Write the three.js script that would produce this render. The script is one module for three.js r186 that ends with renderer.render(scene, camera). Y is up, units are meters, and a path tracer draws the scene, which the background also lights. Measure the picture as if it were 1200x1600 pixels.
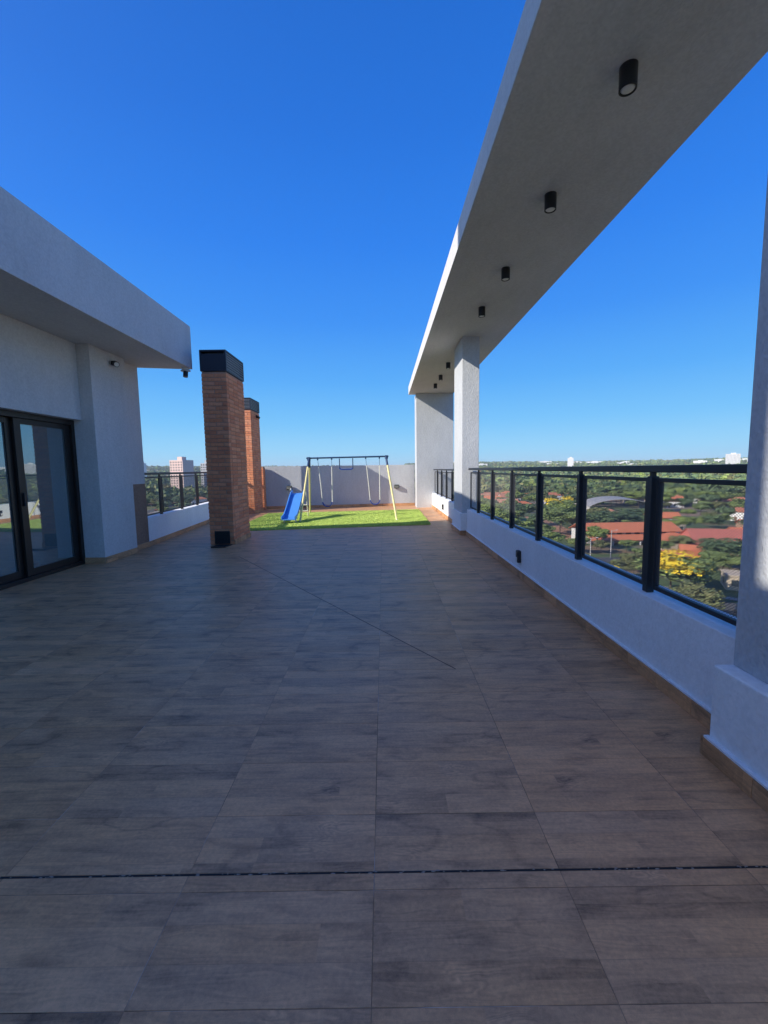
import * as THREE from 'three';
import { RoundedBoxGeometry } from 'three/addons/geometries/RoundedBoxGeometry.js';
import { mergeGeometries } from 'three/addons/utils/BufferGeometryUtils.js';

// ---------------------------------------------------------------- camera, sky, sun, exposure
const scene = new THREE.Scene();
const camera = new THREE.PerspectiveCamera(100.15, 768 / 1024, 0.05, 12000);
camera.position.set(0, 1.35, 0);
camera.rotation.set(-0.09966, 0, -0.01433, 'YXZ');
scene.add(camera);

const EXPOSURE = 1.25;
const renderer = new THREE.WebGLRenderer({ antialias: true });
renderer.setSize(768, 1024);
renderer.toneMapping = THREE.LinearToneMapping;
renderer.toneMappingExposure = EXPOSURE;
renderer.shadowMap.enabled = true;

const AZ = 64 * Math.PI / 180, SLOPE = 0.62;                        // sunlight travels to the right and away
const sunDir = new THREE.Vector3(-Math.sin(AZ), SLOPE * Math.sin(AZ), Math.cos(AZ)).normalize();
const lin = v => (v /= 255, v <= 0.04045 ? v / 12.92 : Math.pow((v + 0.055) / 1.055, 2.4));
{ // clear late-afternoon sky: deep blue overhead, pale at the horizon
  const stops = [[-90, 150, 176, 196], [-2, 168, 205, 230], [0, 172, 216, 244], [2.5, 152, 214, 252], [6, 120, 197, 253], [11, 90, 174, 251], [18, 64, 148, 246], [26, 48, 131, 238], [36, 38, 116, 221], [46, 32, 106, 207], [60, 29, 98, 196], [90, 28, 93, 188]];
  const W = 512, H = 256, data = new Float32Array(W * H * 4);
  for (let j = 0; j < H; j++) {
    const el = ((j + 0.5) / H - 0.5) * 180;
    let k = 0; while (k < stops.length - 2 && el > stops[k + 1][0]) k++;
    const a = stops[k], b = stops[k + 1], t = Math.min(1, Math.max(0, (el - a[0]) / (b[0] - a[0])));
    const c = [1, 2, 3].map(n => (lin(a[n]) * (1 - t) + lin(b[n]) * t) / EXPOSURE);
    for (let i = 0; i < W; i++) {
      const o = (j * W + i) * 4, lon = ((i + 0.5) / W - 0.5) * Math.PI * 2, la = el * Math.PI / 180;   // +x lies at lon 0, +z at lon 90 degrees
      const cosA = Math.cos(la) * Math.cos(lon) * sunDir.x + Math.sin(la) * sunDir.y + Math.cos(la) * Math.sin(lon) * sunDir.z;
      const glow = 2 * Math.exp(-4.6 * Math.acos(Math.min(1, Math.max(-1, cosA))));                     // forward scatter round the sun
      data[o] = c[0] + glow; data[o + 1] = c[1] + glow * 0.95; data[o + 2] = c[2] + glow * 0.86; data[o + 3] = 1;
    }
  }
  const t = new THREE.DataTexture(data, W, H, THREE.RGBAFormat, THREE.FloatType);
  t.mapping = THREE.EquirectangularReflectionMapping; t.magFilter = THREE.LinearFilter; t.minFilter = THREE.LinearFilter; t.needsUpdate = true;
  scene.background = t; scene.environment = t;
}
const sun = new THREE.DirectionalLight(new THREE.Color().setRGB(1, 0.93, 0.82), 5);
sun.target.position.set(0, 0, -8); sun.position.copy(sunDir).multiplyScalar(60).add(sun.target.position);
sun.castShadow = true; sun.shadow.radius = 1; sun.shadow.mapSize.set(4096, 4096);
Object.assign(sun.shadow.camera, { left: -25, right: 25, top: 25, bottom: -25, near: 1, far: 200 });
scene.add(sun, sun.target);

// ---------------------------------------------------------------- helpers
let seed = 20240611;
const rnd = () => { seed = (seed + 0x6D2B79F5) | 0; let t = Math.imul(seed ^ (seed >>> 15), 1 | seed); t = (t + Math.imul(t ^ (t >>> 7), 61 | t)) ^ t; return ((t ^ (t >>> 14)) >>> 0) / 4294967296; };
const rr = (a, b) => a + (b - a) * rnd();
const pick = a => a[Math.floor(rnd() * a.length)];
const hash = (x, y, s) => { let h = Math.imul(x, 374761393) ^ Math.imul(y, 668265263) ^ Math.imul(s, 1442695041); h = Math.imul(h ^ (h >>> 13), 1274126177); return ((h ^ (h >>> 16)) >>> 0) / 4294967296; };
function vnoise(x, y, px, py, s) {                                   // periodic value noise
  const xi = Math.floor(x), yi = Math.floor(y), fx = x - xi, fy = y - yi, u = fx * fx * (3 - 2 * fx), v = fy * fy * (3 - 2 * fy);
  const m = (a, p) => ((a % p) + p) % p, x0 = m(xi, px), x1 = m(xi + 1, px), y0 = m(yi, py), y1 = m(yi + 1, py);
  return (hash(x0, y0, s) * (1 - u) + hash(x1, y0, s) * u) * (1 - v) + (hash(x0, y1, s) * (1 - u) + hash(x1, y1, s) * u) * v;
}
function fbm(u, v, fx, fy, oct, s) { let a = 0, w = 0.5, n = 0; for (let o = 0; o < oct; o++) { a += w * vnoise(u * fx, v * fy, fx, fy, s + o); n += w; w *= 0.5; fx *= 2; fy *= 2; } return a / n; }
function tex(W, H, fn, srgb, metres = [1, 1]) {                      // fn(u,v) -> grey 0..1 or [r,g,b] linear 0..1
  const d = new Uint8Array(W * H * 4);
  const enc = c => { c = Math.min(1, Math.max(0, c)); return Math.round(255 * (srgb ? (c <= 0.0031308 ? 12.92 * c : 1.055 * Math.pow(c, 1 / 2.4) - 0.055) : c)); };
  for (let j = 0; j < H; j++) for (let i = 0; i < W; i++) {
    const r = fn((i + 0.5) / W, (j + 0.5) / H), o = (j * W + i) * 4;
    if (typeof r === 'number') d[o] = d[o + 1] = d[o + 2] = enc(r); else { d[o] = enc(r[0]); d[o + 1] = enc(r[1]); d[o + 2] = enc(r[2]); }
    d[o + 3] = 255;
  }
  const t = new THREE.DataTexture(d, W, H); t.wrapS = t.wrapT = THREE.RepeatWrapping; t.magFilter = THREE.LinearFilter; t.minFilter = THREE.LinearMipmapLinearFilter; t.generateMipmaps = true;
  if (srgb) t.colorSpace = THREE.SRGBColorSpace; t.repeat.set(1 / metres[0], 1 / metres[1]); t.needsUpdate = true; return t;
}
const C = (r, g, b) => new THREE.Color().setRGB(r, g, b);
const std = (color, roughness = 0.8, extra = {}) => new THREE.MeshStandardMaterial({ color, roughness, ...extra });

function triUV(geo) {                                                // uv in metres from the dominant side of each face
  const g = geo.index ? geo.toNonIndexed() : geo, p = g.attributes.position, uv = new Float32Array(p.count * 2);
  const a = new THREE.Vector3(), b = new THREE.Vector3(), c = new THREE.Vector3(), n = new THREE.Vector3();
  for (let i = 0; i < p.count; i += 3) {
    a.fromBufferAttribute(p, i); b.fromBufferAttribute(p, i + 1); c.fromBufferAttribute(p, i + 2);
    n.copy(b).sub(a).cross(c.clone().sub(a)); const x = Math.abs(n.x), y = Math.abs(n.y), z = Math.abs(n.z);
    [a, b, c].forEach((q, k) => { const o = (i + k) * 2; if (y >= x && y >= z) { uv[o] = q.x; uv[o + 1] = q.z; } else if (x >= z) { uv[o] = q.z; uv[o + 1] = q.y; } else { uv[o] = q.x; uv[o + 1] = q.y; } });
  }
  g.setAttribute('uv', new THREE.BufferAttribute(uv, 2)); return g;
}
// everything below uses x (right), y (up), d (metres ahead of the camera): z = -d
function box(x0, x1, y0, y1, d0, d1, r = 0) {
  const w = x1 - x0, h = y1 - y0, l = d1 - d0;
  const g = r ? new RoundedBoxGeometry(w, h, l, 2, Math.min(r, w / 2.1, h / 2.1, l / 2.1)) : new THREE.BoxGeometry(w, h, l);
  g.translate((x0 + x1) / 2, (y0 + y1) / 2, -(d0 + d1) / 2); return triUV(g);
}
function prism(poly, y0, y1, r = 0) {                                // poly: [x,d] outline; upright block
  const s = new THREE.Shape(poly.map(([x, d]) => new THREE.Vector2(x, d)));
  const g = new THREE.ExtrudeGeometry(s, r ? { depth: y1 - y0 - 2 * r, bevelEnabled: true, bevelSize: r, bevelOffset: -r, bevelThickness: r, bevelSegments: 2 } : { depth: y1 - y0, bevelEnabled: false });
  g.rotateX(-Math.PI / 2); g.translate(0, y0 + r, 0); return triUV(g);
}
function tube(pts, rad, seg = 8, closed = false, tension = 0) {      // pts: [x,y,d]
  const v = pts.map(([x, y, d]) => new THREE.Vector3(x, y, -d));
  const path = v.length === 2 ? new THREE.LineCurve3(v[0], v[1]) : new THREE.CatmullRomCurve3(v, closed, 'catmullrom', tension);
  return strip(new THREE.TubeGeometry(path, v.length === 2 ? 1 : v.length * 6, rad, seg, closed));
}
function bar(a, b, rad, seg = 10) { return rod(new THREE.Vector3(a[0], a[1], -a[2]), new THREE.Vector3(b[0], b[1], -b[2]), rad, rad, seg); }
function rod(a, b, r0, r1, seg = 10) {
  const g = new THREE.CylinderGeometry(r1, r0, a.distanceTo(b), seg), q = new THREE.Quaternion().setFromUnitVectors(new THREE.Vector3(0, 1, 0), b.clone().sub(a).normalize());
  g.applyQuaternion(q); g.translate((a.x + b.x) / 2, (a.y + b.y) / 2, (a.z + b.z) / 2); return strip(g);
}
function strip(g) { g = g.index ? g.toNonIndexed() : g; for (const k of Object.keys(g.attributes)) if (!['position', 'normal', 'uv'].includes(k)) g.deleteAttribute(k); return g; }
const merge = list => mergeGeometries(list.map(strip));
function quadGeo(pos, uv, col) {                                     // pos: flat list of triangle corners
  const g = new THREE.BufferGeometry(); g.setAttribute('position', new THREE.Float32BufferAttribute(pos, 3));
  g.setAttribute('uv', new THREE.Float32BufferAttribute(uv || new Array(pos.length / 3 * 2).fill(0), 2));
  if (col) g.setAttribute('color', new THREE.Float32BufferAttribute(col, 3)); g.computeVertexNormals(); return g;
}

const taken = {};
function numbered(n) { const k = taken[n] = (taken[n] ?? -1) + 1; return k ? `${n}_${String(k).padStart(3, '0')}` : n; }
function tag(o, label, category, group, kind) { o.userData = { label, category }; if (group) o.userData.group = group; if (kind) o.userData.kind = kind; return o; }
function thing(name, label, category, [x, y, d] = [0, 0, 0], group) {
  const o = new THREE.Group(); o.name = numbered(name); o.position.set(x, y, -d); tag(o, label, category, group); scene.add(o); return o;
}
const worldOf = o => { const v = new THREE.Vector3(); for (let p = o; p && p !== scene; p = p.parent) v.add(p.position); return v; };
function part(name, geo, mat, parent, label) {                       // geo in world coordinates
  const list = Array.isArray(geo) ? merge(geo) : geo, w = worldOf(parent);
  list.translate(-w.x, -w.y, -w.z);
  const m = new THREE.Mesh(list, mat); m.name = name; m.castShadow = m.receiveShadow = true; if (label) m.userData.label = label; parent.add(m); return m;
}
function piece(name, geo, mat, parent, x, y, d) { const m = new THREE.Mesh(geo, mat); m.name = name; m.castShadow = m.receiveShadow = true; m.position.set(x - parent.position.x, y - parent.position.y, -d - parent.position.z); parent.add(m); return m; }
function struct(name, geo, mat, label) { const m = new THREE.Mesh(Array.isArray(geo) ? merge(geo) : geo, mat); m.name = numbered(name); m.castShadow = m.receiveShadow = true; m.userData = { kind: 'structure' }; if (label) m.userData.label = label; scene.add(m); return m; }

// ---------------------------------------------------------------- materials
const plasterBump = tex(512, 512, (u, v) => { const a = fbm(u, v, 48, 24, 3, 11), b = fbm(u, v, 110, 70, 2, 17); return 0.45 * a + 0.55 * b; }, false, [0.55, 0.55]);
const strongBump = tex(512, 512, (u, v) => { const w = fbm(u, v, 6, 4, 2, 3) * 0.05; const a = fbm(u + w, v, 56, 20, 3, 21), b = fbm(u, v, 120, 80, 2, 27); return Math.pow(a, 1.4) * 0.6 + 0.4 * b; }, false, [0.8, 0.8]);
const plasterTone = (r, g, b, amp) => tex(512, 512, (u, v) => { const t = 1 + amp * ((fbm(u, v, 5, 4, 5, 31) - 0.5) * 1.2 + (fbm(u, v, 40, 9, 2, 37) - 0.5) * 0.5 + (fbm(u, v, 180, 180, 1, 41) - 0.5) * 1.1); return [r * t, g * t, b * t]; }, true, [2.7, 2.7]);
const M = {};
M.plaster = std(0xffffff, 0.92, { map: plasterTone(0.61, 0.6, 0.59, 0.14), bumpMap: plasterBump, bumpScale: 0.005 });
M.rough = std(0xffffff, 0.95, { map: plasterTone(0.5, 0.52, 0.54, 0.16), bumpMap: strongBump, bumpScale: 0.0065 });
M.white = std(0xffffff, 0.85, { map: plasterTone(0.83, 0.85, 0.87, 0.1), bumpMap: plasterBump, bumpScale: 0.0035 });
M.brownRender = std(0xffffff, 0.95, { map: plasterTone(0.3, 0.19, 0.13, 0.3), bumpMap: plasterBump, bumpScale: 0.003 });
const metalTone = tex(256, 256, (u, v) => { const t = 0.9 + 0.2 * fbm(u, v, 8, 8, 4, 51); return [t, t, t]; }, true, [0.6, 0.6]);
M.black = std(C(0.012, 0.014, 0.018), 0.42, { map: metalTone });
M.railPaint = std(C(0.017, 0.02, 0.026), 0.45, { map: metalTone });
M.mesh = std(C(0.17, 0.175, 0.18), 0.5, { metalness: 0.2, side: THREE.DoubleSide });
M.doorFrame = std(C(0.02, 0.014, 0.012), 0.4, { map: metalTone });
M.slat = std(C(0.2, 0.23, 0.28), 0.35, { map: metalTone });
M.cap = std(C(0.01, 0.016, 0.03), 0.45, { map: metalTone });
M.glass = new THREE.MeshPhysicalMaterial({ color: C(0.4, 0.52, 0.55), roughness: 0.012, metalness: 0.5, transmission: 1, thickness: 0, ior: 2.3, side: THREE.DoubleSide });
M.lens = std(C(0.75, 0.74, 0.7), 0.3);
M.whitePlastic = std(C(0.75, 0.75, 0.74), 0.4);

// ---------------------------------------------------------------- terrace floor
const TW = 0.624, TD = 0.304, X0 = -0.05;
const woodAtlas = tex(2048, 2048, (U, V) => {                        // 4 x 8 printed tiles of three planks each
  const ci = Math.floor(U * 4), cj = Math.floor(V * 8), id = cj * 4 + ci, u = U * 4 - ci, v = V * 8 - cj;
  const pl = Math.min(2, Math.floor(v * 3)), pv = v * 3 - pl, k = id * 3 + pl;
  const cut = hash(k, 5, 9) < 0.35 ? hash(k, 6, 9) : -1, k2 = k * 2 + (u > cut && cut > 0 ? 1 : 0);
  const warp = fbm(u, pv, 4, 3, 3, 400 + k2) - 0.5;
  const kx = hash(k2, 1, 2), ky = 0.2 + 0.6 * hash(k2, 2, 2), dx = (u - kx) * 5.5, dy = (pv - ky) * 1.6, r = Math.hypot(dx, dy) + (fbm(u, pv, 7, 5, 3, 1500 + k2) - 0.5) * 0.9, knot = hash(k2, 3, 2) < 0.22 ? Math.exp(-r * r * 1.6) : 0;
  const grain = fbm(u + warp * 0.06, pv + warp * 0.4, 5, 22, 4, 700 + k2) - 0.5;
  const rings = Math.sin(pv * 34 + (fbm(u, pv, 5, 3, 3, 1500 + k2) - 0.5) * 46 + u * 9) * knot;
  const cloud = fbm(u, v, 3, 4, 3, 900 + id) - 0.5, fine = hash(Math.floor(u * 512), Math.floor(v * 256), 1200 + id) - 0.5, mid = fbm(u, v, 70, 40, 2, 1250 + id) - 0.5;
  const rz = fbm(u, v, 2, 3, 3, 1600 + id), wisp = Math.max(0, 1 - Math.abs(rz - 0.47) * 16) * Math.min(1, Math.max(0, (fbm(u, v, 3, 2, 2, 1700 + id) - 0.38) * 5));
  const edge = Math.max(0, fbm(u, pv, 4, 2, 2, 1300 + k2) - 0.46) * (pv > 0.55 ? 1 : 0.3);
  let t = 0.98 + 0.3 * (hash(k2, 8, 3) - 0.5) + 0.4 * grain + 0.15 * rings + 0.34 * cloud + 0.2 * fine + 0.28 * mid - 0.9 * edge - 0.24 * wisp + 0.1 * knot;
  if (pv < 0.025) t *= 0.84;
  const warm = 0.5 + (hash(k2, 9, 4) - 0.5) * 0.4 + cloud * 0.4;
  return [0.6 * t * (0.93 + 0.14 * warm), 0.32 * t, 0.155 * t * (1.12 - 0.24 * warm)];
}, true);
const woodBump = tex(512, 512, (u, v) => 0.5 * fbm(u, v, 6, 60, 3, 61) + 0.5 * fbm(u, v, 60, 90, 2, 67), false, [0.15, 0.25]);
M.tile = std(0xffffff, 0.46, { map: woodAtlas, bumpMap: woodBump, bumpScale: 0.0006 });
M.grout = std(0xffffff, 0.95, { map: tex(512, 512, (u, v) => { const n = fbm(u, v, 14, 14, 3, 71), m = fbm(u, v, 11, 11, 3, 79), p = Math.max(0, Math.min(1, (n - 0.58) * 8)), k = Math.max(0, Math.min(1, (m - 0.5) * 7)), t = 0.8 + 0.4 * fbm(u, v, 120, 120, 1, 73); return [t * (0.3 - 0.26 * k + 0.3 * p), t * (0.19 - 0.16 * k + 0.3 * p), t * (0.12 - 0.1 * k + 0.3 * p)].map(w => Math.max(0.02, w)); }, true, [3.7, 3.7]) });

M.sealant = std(C(0.022, 0.02, 0.02), 0.9);
M.crumb = std(C(0.3, 0.25, 0.21), 0.95);
const floor = new THREE.Group(); floor.name = 'terrace_floor'; floor.userData = { kind: 'structure', label: 'wood-look porcelain tile floor of the roof terrace' }; scene.add(floor);
const FAR = [[-4.6, 15.3], [1.9, 15.95]];
part('grout_bed', prism([[-5.3, -4], [1.9, -4], [1.9, 15.95], [-5.6, 15.2]], -0.3, -0.0016), M.grout, floor);
function tileGeo(poly, cell, w, d) {                                 // poly in local x, d; bevelled upper rim; uv in one atlas cell
  const cx = poly.reduce((a, p) => a + p[0], 0) / poly.length, cd = poly.reduce((a, p) => a + p[1], 0) / poly.length, b = 0.0008;
  const top = poly.map(([x, y]) => { const l = Math.hypot(x - cx, y - cd) || 1; return [x - (x - cx) / l * b * 1.4, y - (y - cd) / l * b * 1.4]; });
  const P = [], U = [], uvOf = ([x, y]) => [((cell % 4) + 0.01 + 0.98 * Math.min(1, Math.max(0, x / w + 0.5))) / 4, (Math.floor(cell / 4) + 0.01 + 0.98 * Math.min(1, Math.max(0, y / d + 0.5))) / 8];
  const tri = (...v) => v.forEach(([q, y]) => { P.push(q[0], y, -q[1]); U.push(...uvOf(q)); });
  const n = poly.length;
  for (let i = 1; i < n - 1; i++) tri([top[0], 0], [top[i], 0], [top[i + 1], 0]);
  for (let i = 0; i < n; i++) { const j = (i + 1) % n;
    tri([top[i], 0], [poly[i], -b], [poly[j], -b]); tri([top[i], 0], [poly[j], -b], [top[j], 0]);
    tri([poly[i], -b], [poly[i], -0.008], [poly[j], -0.008]); tri([poly[i], -b], [poly[j], -0.008], [poly[j], -b]); }
  return quadGeo(P, U);
}
function clip(poly, nx, nd, c) {                                     // keep nx*x + nd*d <= c
  const out = []; for (let i = 0; i < poly.length; i++) { const a = poly[i], b = poly[(i + 1) % poly.length], fa = nx * a[0] + nd * a[1] - c, fb = nx * b[0] + nd * b[1] - c;
    if (fa <= 0) out.push(a); if (fa * fb < 0) { const t = fa / (fa - fb); out.push([a[0] + (b[0] - a[0]) * t, a[1] + (b[1] - a[1]) * t]); } } return out;
}
{
  const rows = []; for (let d = 1.559, a = 1.3195; d < 16.3; a = d, d += TD) rows.push([a, d]);
  for (let d = 1.254, a = 1.3115; d > -4; a = d, d -= TD) rows.push([d, a]);
  const A = [-2.49, 6.964], B = [0.476, 2.766], L = Math.hypot(B[0] - A[0], B[1] - A[1]), nx = -(B[1] - A[1]) / L, nd = (B[0] - A[0]) / L, nc = nx * A[0] + nd * A[1];
  const full = Array.from({ length: 32 }, (_, k) => tileGeo([[-TW / 2 + 0.0009, -TD / 2 + 0.0009], [TW / 2 - 0.0009, -TD / 2 + 0.0009], [TW / 2 - 0.0009, TD / 2 - 0.0009], [-TW / 2 + 0.0009, TD / 2 - 0.0009]], k, TW, TD));
  const list = [];
  for (const [d0, d1] of rows) for (let k = -8; k < 3; k++) {
    const x0 = X0 + k * TW, cx = x0 + TW / 2, whole = Math.abs(d1 - d0 - TD) < 1e-6, cd = whole ? (d0 + d1) / 2 : (d0 > 1.3 ? d1 - TD / 2 : d0 + TD / 2);
    let polys = [[[x0 + 0.0009, d0 + 0.0009], [x0 + TW - 0.0009, d0 + 0.0009], [x0 + TW - 0.0009, d1 - 0.0009], [x0 + 0.0009, d1 - 0.0009]]], same = whole;
    const edges = [[-1, 0, 4.62 + 0], [1, 0, 1.72], [-0.12, 1, 15.72]];
    for (const e of edges) { const q = clip(polys[0], ...e); if (q.length < 3) { polys = []; break; } if (q.length !== polys[0].length || q.some((p, i) => Math.hypot(p[0] - polys[0][i][0], p[1] - polys[0][i][1]) > 1e-6)) { polys[0] = q; same = false; } }
    if (!polys.length) continue;
    if (d0 > 2.7 && d1 < 7.0 && x0 < B[0] && x0 + TW > A[0]) {
      const f = polys[0].map(p => nx * p[0] + nd * p[1] - nc);
      if (Math.min(...f) < -0.005 && Math.max(...f) > 0.005) { const src = polys[0]; polys = [clip(src, nx, nd, nc - 0.004), clip(src, -nx, -nd, -nc - 0.004)].filter(q => q.length > 2); same = false; }
    }
    for (const p of polys) { const mx = p.reduce((a, q) => a + q[0], 0) / p.length, md = p.reduce((a, q) => a + q[1], 0) / p.length;
      list.push({ p, same, cx, cd, cell: Math.floor(rnd() * 32), flip: rnd() < 0.5, y: -rnd() * 0.0007, tx: rr(-1, 1) * 0.0012, tz: rr(-1, 1) * 0.0008, md, seen: md > 0.62 && Math.abs(mx) < md * 0.95 + 0.4 }); }
  }
  list.sort((a, b) => (b.seen - a.seen) || a.md - b.md);
  const rest = [];
  list.forEach((t, n) => {
    const g = t.same ? full[t.cell] : tileGeo(t.p.map(([x, d]) => [x - t.cx, d - t.cd]), t.cell, TW, TD);
    if (n < 298) { const m = piece('tile', g, M.tile, floor, t.cx, t.y, t.cd); if (t.same && t.flip) m.rotation.y = Math.PI; m.rotation.x = t.tx; m.rotation.z = t.tz; }
    else { const c = g.clone(); if (t.same && t.flip) c.rotateY(Math.PI); c.translate(t.cx, t.y, -t.cd); rest.push(c); }
  });
  const m = part('tile_field', rest, M.tile, floor); m.userData.kind = 'stuff';
  part('expansion_joint', prism([[-4.6, 1.3118], [1.49, 1.3118], [1.49, 1.3192], [-4.6, 1.3192]], -0.01, -0.0011), M.sealant, floor);
  part('expansion_joint', prism([[A[0] - 0.0045 * nx, A[1] - 0.0045 * nd], [B[0] - 0.0045 * nx, B[1] - 0.0045 * nd], [B[0] + 0.0045 * nx, B[1] + 0.0045 * nd], [A[0] + 0.0045 * nx, A[1] + 0.0045 * nd]], -0.01, -0.0012), M.sealant, floor);
  const lumps = []; for (let i = 0; i < 110; i++) { const g = new THREE.IcosahedronGeometry(rr(0.0012, 0.0034), 0); g.scale(rr(0.8, 3), 0.7, rr(0.7, 1.1)); g.translate(rr(-2.2, 1.5), -0.0004, -1.3155 + rr(-0.0035, 0.0035)); lumps.push(triUV(g)); }
  const crumbs = part('joint_crumbs', lumps, M.crumb, floor); crumbs.userData.kind = 'stuff';
}
M.skirt = std(0xffffff, 0.55, { map: woodAtlas });
function skirting(parent, a, b, side, h = 0.09, t = 0.014, ledge = false) {         // a,b = [x,d] along the wall foot; side = +1 when the room lies left of a->b
  const L = Math.hypot(b[0] - a[0], b[1] - a[1]), n = Math.max(1, Math.round(L / 0.3)), dx = (b[0] - a[0]) / L, dd = (b[1] - a[1]) / L, ox = -dd * side * t, od = dx * side * t;
  if (ledge) { const poly = [a, b, [b[0] + ox * 0.9, b[1] + od * 0.9], [a[0] + ox * 0.9, a[1] + od * 0.9]]; part('paint_ledge', prism(side > 0 ? poly : poly.slice().reverse(), h + 0.0005, h + 0.013, 0.002), M.white, parent); }
  for (let i = 0; i < n; i++) {
    const s0 = L * i / n + (i ? 0.0015 : 0), s1 = L * (i + 1) / n - 0.0015, P = s => [a[0] + dx * s, a[1] + dd * s];
    const p = P(s0), q = P(s1), poly = [p, q, [q[0] + ox, q[1] + od], [p[0] + ox, p[1] + od]];
    const g = prism(side > 0 ? poly : poly.slice().reverse(), 0.001, h); const uv = g.attributes.uv, cell = Math.floor(rnd() * 32);
    for (let k = 0; k < uv.count; k++) uv.setXY(k, (cell % 4 + 0.05 + 0.9 * (Math.abs(uv.getX(k)) % 1)) / 4, (Math.floor(cell / 4) + 0.06 + 2 * Math.min(0.1, Math.abs(uv.getY(k)))) / 8);
    part('skirting_tile', g, M.skirt, parent);
  }
}
console.log('floor done');

// ---------------------------------------------------------------- clubhouse on the left
{
  const t = thing('clubhouse', 'grey rendered clubhouse with deep flat roof and dark sliding glass doors', 'building', [-4.6, 0, 5]);
  const roofPoly = [[-3.4, -6], [-3.44, 8.0], [-11, 6.5], [-11, -6]];
  part('roof_slab', prism(roofPoly, 3.2, 3.95, 0.006), M.plaster, t);
  part('wall', box(-4.62, -4.385, 2.12, 3.2, -5.8, 6.352, 0.004), M.plaster, t);
  part('wall', box(-4.62, -4.385, -0.3, 2.12, -5.8, 1.6), M.plaster, t);
  part('pillar', box(-5.2, -4.2, -0.3, 3.2, 6.352, 7.2, 0.006), M.plaster, t);
  part('corner_wall', prism([[-5.2, 7.2], [-4.32, 7.2], [-4.32, 7.78], [-5.2, 7.66]], -0.3, 3.2), M.plaster, t);
  part('end_wall', prism([[-10.9, 6.25], [-5.2, 7.0], [-5.2, 7.3], [-10.9, 6.5]], -0.3, 3.2), M.plaster, t);
  part('back_wall', box(-10.9, -10.65, -0.3, 3.2, -5.8, 6.25), M.plaster, t);
  part('side_wall', box(-10.65, -4.62, -0.3, 3.2, -5.8, -5.55), M.plaster, t);
  part('bare_render_strip', prism([[-4.33, 7.205], [-4.312, 7.205], [-4.312, 7.775], [-4.33, 7.775]], 0.092, 1.15), M.brownRender, t, 'brown unpainted render strip low on the building corner');
  part('stair_tower', box(-7, -5, 3.95, 9.8, -1.45, 1.42), M.plaster, t);
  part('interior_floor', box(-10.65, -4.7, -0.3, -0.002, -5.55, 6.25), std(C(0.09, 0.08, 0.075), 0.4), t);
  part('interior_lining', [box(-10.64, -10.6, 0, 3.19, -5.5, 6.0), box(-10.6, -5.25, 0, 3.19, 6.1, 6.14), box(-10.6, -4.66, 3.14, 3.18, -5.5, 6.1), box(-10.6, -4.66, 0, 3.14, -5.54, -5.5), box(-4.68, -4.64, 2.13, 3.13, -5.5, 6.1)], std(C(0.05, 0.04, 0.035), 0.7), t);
  skirting(t, [-4.2, 6.352], [-4.2, 7.2], -1); skirting(t, [-4.62, 6.352], [-4.2, 6.352], -1); skirting(t, [-4.312, 7.2], [-4.312, 7.78], -1);
  // sliding door: outer frame, then three leaves with stiles, rails and a pane
  part('door_frame', [box(-4.62, -4.5, 2.05, 2.118, 1.6, 6.35), box(-4.64, -4.5, 0.0, 0.05, 1.6, 6.35, 0.004), box(-4.62, -4.5, 0.05, 2.05, 6.29, 6.35), box(-4.62, -4.5, 0.05, 2.05, 1.6, 1.66)], M.doorFrame, t);
  [[5.35, 6.29, -4.555], [3.75, 5.37, -4.6], [1.66, 3.85, -4.555]].forEach(([a, b, x]) => {
    const leaf = part('door_leaf', [box(x - 0.02, x + 0.02, 0.052, 2.048, a, a + 0.1, 0.003), box(x - 0.02, x + 0.02, 0.052, 2.048, b - 0.1, b, 0.003), box(x - 0.018, x + 0.018, 0.052, 0.14, a + 0.1, b - 0.1), box(x - 0.018, x + 0.018, 1.98, 2.048, a + 0.1, b - 0.1)], M.doorFrame, t);
    const P = [[x, 0.14, a + 0.1], [x, 0.14, b - 0.1], [x, 1.98, b - 0.1], [x, 1.98, a + 0.1]], v = i => [P[i][0], P[i][1], -P[i][2]];
    const g = quadGeo([...v(0), ...v(1), ...v(2), ...v(0), ...v(2), ...v(3)]); part('pane', g, M.glass, leaf);
    part('handle', box(x + 0.021, x + 0.045, 0.95, 1.12, a + 0.03, a + 0.05, 0.004), M.black, leaf);
  });
}
{ // a table and chairs stand dimly behind the glass
  const wood = std(C(0.12, 0.07, 0.045), 0.5);
  const t = thing('dining_table', 'dark table dimly seen behind the sliding glass doors', 'table', [-6.4, 0, 5.0]);
  part('tabletop', box(-7.0, -5.8, 0.71, 0.75, 4.2, 5.8, 0.008), wood, t);
  for (const [x, d] of [[-6.95, 4.25], [-5.9, 4.25], [-6.95, 5.7], [-5.9, 5.7]]) part('leg', box(x, x + 0.05, 0, 0.71, d, d + 0.05), wood, t);
  [[-5.55, 4.6, 'nearer the camera'], [-5.55, 5.4, 'nearer the grey pillar']].forEach(([x, d, w]) => {
    const c = thing('dining_chair', `dark chair inside the glass doors, the one ${w}`, 'chair', [x, 0, d], 'chairs behind the glass');
    part('seat', box(x - 0.2, x + 0.2, 0.43, 0.46, d - 0.2, d + 0.2, 0.008), wood, c);
    part('backrest', box(x + 0.17, x + 0.2, 0.46, 0.86, d - 0.19, d + 0.19, 0.008), wood, c);
    for (const [a, b] of [[-0.19, -0.19], [0.16, -0.19], [-0.19, 0.16], [0.16, 0.16]]) part('leg', box(x + a, x + a + 0.03, 0, 0.43, d + b, d + b + 0.03), wood, c);
  });
}
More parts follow.
